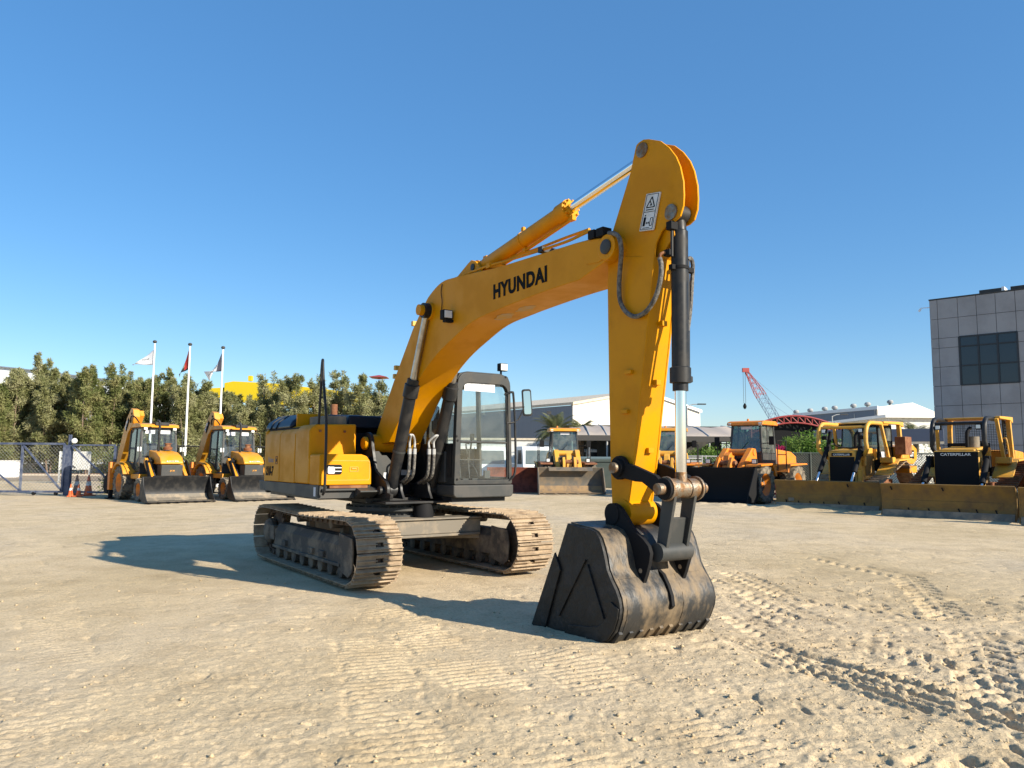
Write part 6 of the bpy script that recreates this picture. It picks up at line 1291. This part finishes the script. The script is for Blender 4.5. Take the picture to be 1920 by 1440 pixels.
for k, u in enumerate((.12, .30, .48, .60, .82, .98, 1.25)):
    q = q0.lerp(q1, min(u, 1)) if u <= 1 else q1.lerp(qa, .5); v_ = MB().lathe([(.1, 0), (.2, 0), (.2, .2), (.38, .28), (.42, .5), (.3, .68), (.1, .74)], (q.x+(.3 if u > 1 else 0), q.y+2, q.z+.1), (0, 0, 1), 14); v_.build('roof_vent', GREY, W1_)
# lower sheds and blue-grey canopy
sh = empty('shed', (47, 78, 0), 0, 'low shed with pale flat roof between the far warehouse and the office block', 'shed')
MB().bb(-9, 12, 0, 14, 0, 6.1).build('wall', WHTD, sh); MB().bb(-9.5, 12.5, -.5, 14.5, 6.1, 6.4).build('roof', WHT, sh)
ap = empty('carport', (21.2, 45, 0), -.5, 'dark blue-grey flat roof on posts beside the office block', 'carport')
MB().bb(-3.2, 3.4, -2, 2, 2.75, 3.45).build('roof', mat('blue_roof', (.07, .09, .14), .6), ap, bevel=.02)
for x in (-3, 0, 3): MB().bb(x-.08, x+.08, -1.9, -1.75, 0, 2.75).build('post', GREY, ap)
MB().bb(-3.2, 3.4, -2.02, -1.98, 2.62, 2.75).build('gutter', TANR, ap)
lw_ = MB().bb(0, 46, 0, .3, 0, 2.4).build('boundary_wall', WHTD); lw_.location = (9, 62, 0); tag(lw_, 'long pale low wall behind the wheel loaders and shade canopies', 'wall')
# shade canopies
def canopy(x0, x1, y0, y1, z0, z1, label, dark=BLKM):
    t = empty('shade_canopy', ((x0+x1)/2, y0, 0), 0, label, 'shade canopy'); hw = (x1-x0)/2; n = 8; V = []; d = y1-y0
    for i in range(n+1):
        for j in range(5): u = i/n; v = j/4; V.append((-hw+2*hw*u, d*v, z0+(z1-z0)*math.sin(v*math.pi/2)-.12*math.sin(u*math.pi*3)**2))
    me = bpy.data.meshes.new('fabric'); me.from_pydata(V, [], [(i*5+j, (i+1)*5+j, (i+1)*5+j+1, i*5+j+1) for i in range(n) for j in range(4)]); me.materials.append(CANV); me.shade_smooth(); o = bpy.data.objects.new('fabric', me); COL.objects.link(o); o.parent = t
    so_ = o.modifiers.new('t', 'SOLIDIFY'); so_.thickness = .03
    for k in range(4): x = -hw+2*hw*k/3; MB().tube([(x, .1, 0), (x, .1, z0)], .06).build('post', GREY, t); MB().tube(catmull([(x, .1, z0), (x, d*.5, z0+(z1-z0)*.7), (x, d, z1)], 3), .05).build('rafter', GREY, t)
    MB().bb(-hw, hw, d-.1, d, 1.4, z1-.02).build('back_skirt', DGR, t); MB().bb(-hw, hw, -.02, .02, z0-.35, z0).build('front_valance', mat('valance', (.06, .055, .05), .9), t)
canopy(3.9, 7.3, 50, 55, 3.25, 4.15, 'tan shade canopy between the palms and the excavator arm')
canopy(7.6, 14.6, 48, 54, 3.15, 4.05, 'wide tan shade canopy with dark underside left of the orange loader')
tc_ = empty('arched_canopy', (17.4, 47, 0), -.12, 'arched dark canopy with red lattice truss behind the orange loader', 'shade canopy')
ar = [(-2.9+5.8*k/14, 3.25+1.15*math.sin(math.pi*(.12+.82*k/14))) for k in range(15)]; ar2 = [(x, z-.42) for x, z in ar]
tm = MB(); tm.tube([(x, 0, z) for x, z in ar], .06); tm.tube([(x, 0, z) for x, z in ar2], .05)
for k in range(14): tm.tube([(ar[k][0], 0, ar[k][1]), (ar2[k+1][0], 0, ar2[k+1][1])], .03, 6); tm.tube([(ar2[k][0], 0, ar2[k][1]), (ar[k][0], 0, ar[k][1])], .03, 6)
tm.build('truss', REDP, tc_); MB().prism(ar+ar[::-1][:0]+[(x, z-.04) for x, z in ar[::-1]], 0, 7).build('roof_skin', DGR, tc_); MB().prism(ar2+[(2.9, 2.35), (-2.9, 2.35)], 6.8, 7.0).build('back_skirt', BLKM, tc_)
MB().prism(ar2+[(2.9, 2.35), (-2.9, 2.35)], .35, .42).build('front_skirt', BLKM, tc_)
for x in (-2.8, 2.8): MB().tube([(x, 0, 0), (x, 0, 3.6)], .08).build('post', REDP, tc_)
# lattice crane
c0 = at(1462, 800, 190); c1 = at(1398, 694, 190); cr2 = empty('lattice_crane', (c0.x, 190, 0), 0, 'distant lattice crane with red head and blue boom above the orange loader', 'crane')
A_ = Vector((0, 0, c0.z-4)); A_ = Vector((.0, 0, c0.z)); B_ = Vector((c1.x-c0.x, 0, c1.z)); d = (B_-A_).normalized(); n_ = Vector((-d.z, 0, d.x)); A_ = A_-d*6
Lc = (B_-A_).length
def lat(mb, s0, s1):
    k = 0; s = s0
    cor = lambda s, i: A_+d*s+n_*((1, 1, -1, -1)[i])*1.0*min(1, .25+(Lc-s)*.12)+Vector((0, (1, -1, 1, -1)[i], 0))*.9*min(1, .25+(Lc-s)*.12)
    while s < s1-.1:
        e = min(s1, s+1.5)
        for i in range(4): mb.tube([cor(s, i), cor(e, i)], .11, 4, cap=False)
        for i, j in ((0, 2), (1, 3), (2, 0), (3, 1), (0, 1), (2, 3)): mb.tube([cor(s, i), cor(e, j)], .06, 4, cap=False)
        s = e
b1_ = MB(); lat(b1_, 0, Lc*.66); b1_.build('lower_boom', BLUE, cr2, smooth=0); b2_ = MB(); lat(b2_, Lc*.66, Lc); b2_.box(B_, (1.6, .8, 1.0)); b2_.build('boom_head', REDP, cr2, smooth=0)
h0 = B_+Vector((-.4, 0, -.3)); hz = at(1393, 762, 190).z
for o_ in (-.25, .25): MB().tube([h0+Vector((o_, 0, 0)), Vector((h0.x+o_, 0, hz+.8))], .05, 4).build('hoist_rope', DGR, cr2)
MB().lathe([(.05, -.7), (.35, -.4), (.45, .1), (.2, .7), (.05, .8)], (h0.x, 0, hz), (0, 0, 1), 12).build('hook_block', BLKM, cr2)
for s in (.62, .98): MB().tube([A_+d*Lc*s+n_*.0, A_+Vector((7.5, 0, 3))], .05, 4).build('pendant_rope', BLUE, cr2)
MB().bb(-3, 6, -3, 3, 0, 4).build('crane_base', REDP, cr2)
# street lamps
def lamp(px, py, Y, arm, label):
    p = at(px, py, Y); t = empty('street_lamp', (p.x, Y, 0), 0, label, 'street lamp'); MB().tube([(0, 0, 0), (0, 0, p.z*.5), (0, 0, p.z)], [.09, .07, .05], 10).build('pole', GREY, t)
    MB().tube([(0, 0, p.z-.05), (arm*.5, 0, p.z+.12), (arm, 0, p.z+.14)], .035).build('bracket', GREY, t); MB().box((arm+.25, 0, p.z+.14), (.65, .22, .09)).build('lamp_head', DGR, t, bevel=.02)
lamp(1288, 761, 60, .9, 'street lamp above the canopy right of the excavator arm'); lamp(1560, 780, 68, .8, 'street lamp between the arched canopy and the far warehouse')
# palms
PALM = leafmat('palm_leaves', (.09, .11, .04), (.15, .165, .07), (.24, .23, .11), 1.5)
def palm(loc, h, r, seed, label):
    g = random.Random(seed); t = empty('palm_tree', loc, 0, label, 'palm tree', 'date palms behind the yard')
    MB().tube([(0, 0, 0), (.05, 0, h*.5), (0, 0, h)], [.26, .22, .24], 12).build('trunk', BARK, t); V = []
    for k in range(46):
        a = g.uniform(0, 6.28); el = g.uniform(-.15, 1.35); L = r*g.uniform(.8, 1.15); hx, hy = math.cos(a), math.sin(a); prev = Vector((0, 0, h))
        for i in range(15):
            u = (i+1)/15; ang = el-u*u*1.25; nx = prev+Vector((hx*math.cos(ang), hy*math.cos(ang), math.sin(ang)))*(L/15); dr = (nx-prev).normalized(); sd_ = dr.cross(Vector((0, 0, 1))); sd_ = sd_.normalized() if sd_.length > .01 else Vector((1, 0, 0)); wl2 = .42*math.sin(math.pi*min(.97, .12+u*.86))*r/2.2
            for s in (-1, 1):
                for q in (0, .5):
                    b_ = prev.lerp(nx, q); tip = b_+sd_*s*wl2+dr*wl2*.7-Vector((0, 0, wl2*.25)); V += [b_, b_+dr*.045, tip, tip-dr*.02]
            V += [prev-sd_*.02, nx-sd_*.02, nx+sd_*.02, prev+sd_*.02]; prev = nx
    fmesh('fronds', np.array([tuple(v) for v in V]), PALM, t)
def pz(px, py, Y): return at(px, py, Y)
for px, py, Y, r, lb in ((1042, 800, 52, 1.9, 'large date palm behind the weathered loader cab'), (1088, 806, 54, 1.6, 'smaller date palm right of the large one'), (1118, 818, 60, 1.5, 'short palm half hidden by the excavator arm'), (1208, 795, 66, 1.5, 'palm showing between the excavator arm and bucket cylinder'), (1716, 812, 66, 2.0, 'date palm left of the office building')):
    p = at(px, py, Y); palm((p.x, Y, 0), p.z-.4, r, int(px), lb)
bush((14.0, 36.6, 0), 1.1, 2.7, 21, LEAFC, 'green bush behind the mesh fence right of the orange loader', 7000)
bush((15.9, 37.6, 0), .9, 2.2, 22, LEAFC, 'smaller light green bush behind the yellow bulldozer', 5000)
bush((12.4, 46.5, 0), 1.6, 2.3, 23, LEAFC, 'bright green bushes under the wide tan canopy', 8000); bush((9.6, 47, 0), 1.3, 2.3, 24, LEAFB, 'dark green bushes under the canopy beside the bucket cylinder', 7000)
bush((12.45, 36.4, 0), .7, 2.1, 25, leafmat('magenta_blossom', (.30, .01, .05), (.5, .02, .10), (.6, .05, .18), 3), 'magenta flowering bougainvillea behind the orange loader', 5000, 'flowering_bush')
bush((36.5, 60, 0), 4.5, 2.6, 26, LEAFB, 'row of dusty bushes behind the carport', 6000)
NET = mat('shade_net', (.06, .055, .035), .9, col2=(.14, .10, .07), nscale=3, namt=.8)
fn = fence('wire_fence', 'dark green mesh fence behind the orange loader and first bulldozer', [(11.95, 34.5, 0), (13.2, 34.3, 0), (14.9, 34.0, 0), (17.0, 33.6, 0), (19.5, 33.2, 0), (23, 32.6, 0), (27, 32, 0)], 2.0, GRN, GRN, p=.11, r=.012)
MB().bar((.0, .05, 1.0), (2.95, -.38, 1.0), .012, 1.9).build('shade_net', NET, fn)
fence('wire_fence', 'pale mesh fence behind the bucket cylinder below the canopy', [(8.2, 44, 0), (11, 44, 0), (14, 44, 0)], 1.9, GREY, MESHW)
lg = empty('slatted_gate', (9.9, 43.5, 0), 0, 'grey slatted gate seen right of the bucket cylinder', 'gate'); m_ = MB()
for k in range(10): m_.bb(-.75, .75, -.02, .02, .3+k*.16, .38+k*.16)
m_.build('slats', GREY, lg, smooth=0); MB().bb(-.8, -.75, -.03, .03, .1, 1.95).build('frame', GREY, lg); MB().bb(.75, .8, -.03, .03, .1, 1.95).build('frame', GREY, lg)
ct = empty('container', (5.6, 46.5, 0), -.15, 'dark green skip container between the weathered loader and the excavator arm', 'container')
MB().prism([(-1.9, 0), (1.6, 0), (1.6, 1.62), (-1.9, 1.62)], 0, 2.2).build('body', GRN, ct, bevel=.03); MB().bb(-1.95, 1.65, -.06, .02, 1.55, 1.70).build('rim', GRN, ct); MB().bb(-1.6, 1.4, .3, 2.0, 1.62, 1.85).build('tarpaulin', mat('tarp', (.12, .17, .18), .7), ct, bevel=.06)
# white trucks behind the cab
def truck(loc, rz, label, s=1.):
    t = empty('truck', loc, rz, label, 'truck', 'white trucks behind the excavator'); c = MB().prism([(2.0, .55), (2.0, 1.35), (1.75, 2.3), (1.5, 2.42), (.2, 2.42), (.2, .55)], -1.0, 1.0).build('cab', WHT, t, bevel=.06, seg=3)
    MB().add([(2.02, -.85, 1.38), (2.02, .85, 1.38), (1.80, .80, 2.2), (1.80, -.80, 2.2)], [(0, 1, 2, 3)]).build('windscreen', GLD, c, smooth=0)
    for s_ in (-1, 1):
        MB().prism([(1.75, 1.38), (1.6, 2.2), (.6, 2.2), (.6, 1.38)], s_*1.003-.004, s_*1.003+.004).build('side_window', BLK, c, smooth=0); MB().box((2.01, s_*.72, .85), (.03, .3, .18)).build('headlight', LENS, c)
        for x in (1.2, -2.6): MB().lathe([(.1, -.13), (.38, -.13), (.42, -.09), (.42, .09), (.38, .13), (.1, .13)], (x, s_*.85, .42), (0, 1, 0), 22).build('wheel', RUB, t)
        MB().box((1.9, s_*1.15, 1.8), (.08, .14, .4)).build('mirror', BLKM, c)
    MB().bb(1.98, 2.06, -.98, .98, .45, .7).build('bumper', GREY, c, bevel=.02); MB().box((2.07, 0, .58), (.01, .5, .12)).build('number_plate', WHTD, c); MB().bb(-3.8, .1, -.9, .9, .75, .95).build('chassis', BLKM, t); MB().bb(-3.9, .05, -1.05, 1.05, .95, 1.4).build('load_bed', WHTD, t)
truck((1.2, 47, 0), -1.35, 'white truck cab just right of the excavator cab'); truck((-1.4, 49.5, 0), -1.5, 'white truck seen through the excavator cab glass'); truck((5.6, 56, 0), -2.2, 'small white truck beyond the green container')
lt_ = empty('site_cabin', (-2.0, 56, 0), 0, 'long low white cabin at the foot of the grey warehouse wall', 'cabin'); MB().bb(-5, 5.5, 0, 3, 0, 3.05).build('body', WHTD, lt_); MB().bb(-5.1, 5.6, -.1, 3.1, 3.05, 3.2).build('roof', TANR, lt_)
# far left edge lawn light bar etc. office building
BD = at(1743, 564, 47); HB = BD.z; bd = empty('office_building', (BD.x, BD.y, 0), math.atan2(-.67, .74), 'grey panel clad office building with dark grid window at the right edge', 'building')
PAN = mat('grey_panels', (.33, .325, .325), .55, col2=(.27, .265, .265), nscale=.5, namt=.8, spec=.35); JO = mat('panel_joint', (.035, .035, .038), .7); DW = mat('dark_window', (.018, .022, .028), .12, spec=.7); FRW = mat('window_frame', (.02, .022, .026), .4)
cols = [0, .40, 1.50]+[1.50+.985*(k+1) for k in range(16)]; rows = [HB]
for dz in (1.2, 1.2, .6, 1.16, 1.16, 1.2, 1.2, 1.2, 1.2, 1.2, 1.2): rows.append(rows[-1]-dz)
MB().bb(.02, 18, .06, 16, 0, HB-.03).build('core', JO, bd, smooth=0); WX0, WX1, WZ1, WZ0 = cols[2], cols[5], rows[2], rows[5]
pn = MB()
for i in range(len(cols)-1):
    for j in range(len(rows)-1):
        if 2 <= i < 5 and 2 <= j < 5: continue
        z1_ = rows[j]; z0_ = max(0, rows[j+1])
        if z1_ <= 0: continue
        pn.bb(cols[i]+.012, cols[i+1]-.012, 0, .05, z0_+.012, z1_-.012)
fp = pn.build('facade_panels', PAN, bd, smooth=0)
sd2 = MB()
for i in range(13):
    for j in range(len(rows)-1): sd2.bb(-.03, .015, .02+i*1.2, 1.2+i*1.2, max(0, rows[j+1])+.012, rows[j]-.012)
sd2.build('side_panels', PAN, bd, smooth=0); MB().bb(-.06, 18, -.02, .3, HB-.0, HB+.08).build('parapet', DGR, bd)
wo = MB().bb(WX0+.01, WX1-.01, .03, .055, WZ0, WZ1).build('window', DW, bd, smooth=0); fm = MB(); ww = (WX1-WX0)/3; wh = WZ1-WZ0
for k in range(4): fm.bb(WX0+ww*k-.05, WX0+ww*k+.05, -.03, .03, WZ0, WZ1)
for z in (WZ0, WZ0+wh*.40, WZ0+wh*.80, WZ1): fm.bb(WX0, WX1, -.025, .028, z-.04, z+.04)
fm.build('window_frame', FRW, wo, smooth=0)
for x0 in (2.6, 4.2): 
    ac = MB().bb(x0, x0+1.15, .4, 1.3, HB+.08, HB+.35).build('roof_unit', DGR, bd, bevel=.02); MB().bb(x0+1.15, x0+1.3, .4, 1.3, HB+.06, HB+.4).build('unit_end', WHT, ac)
MB().tube([(0, .1, HB-.4), (-.55, .1, HB-.38)], .025).build('camera_arm', WHT, bd); MB().box((-.6, .1, HB-.5), (.2, .08, .1), Matrix.Rotation(-.9, 3, 'Y')).build('security_camera', WHT, bd)
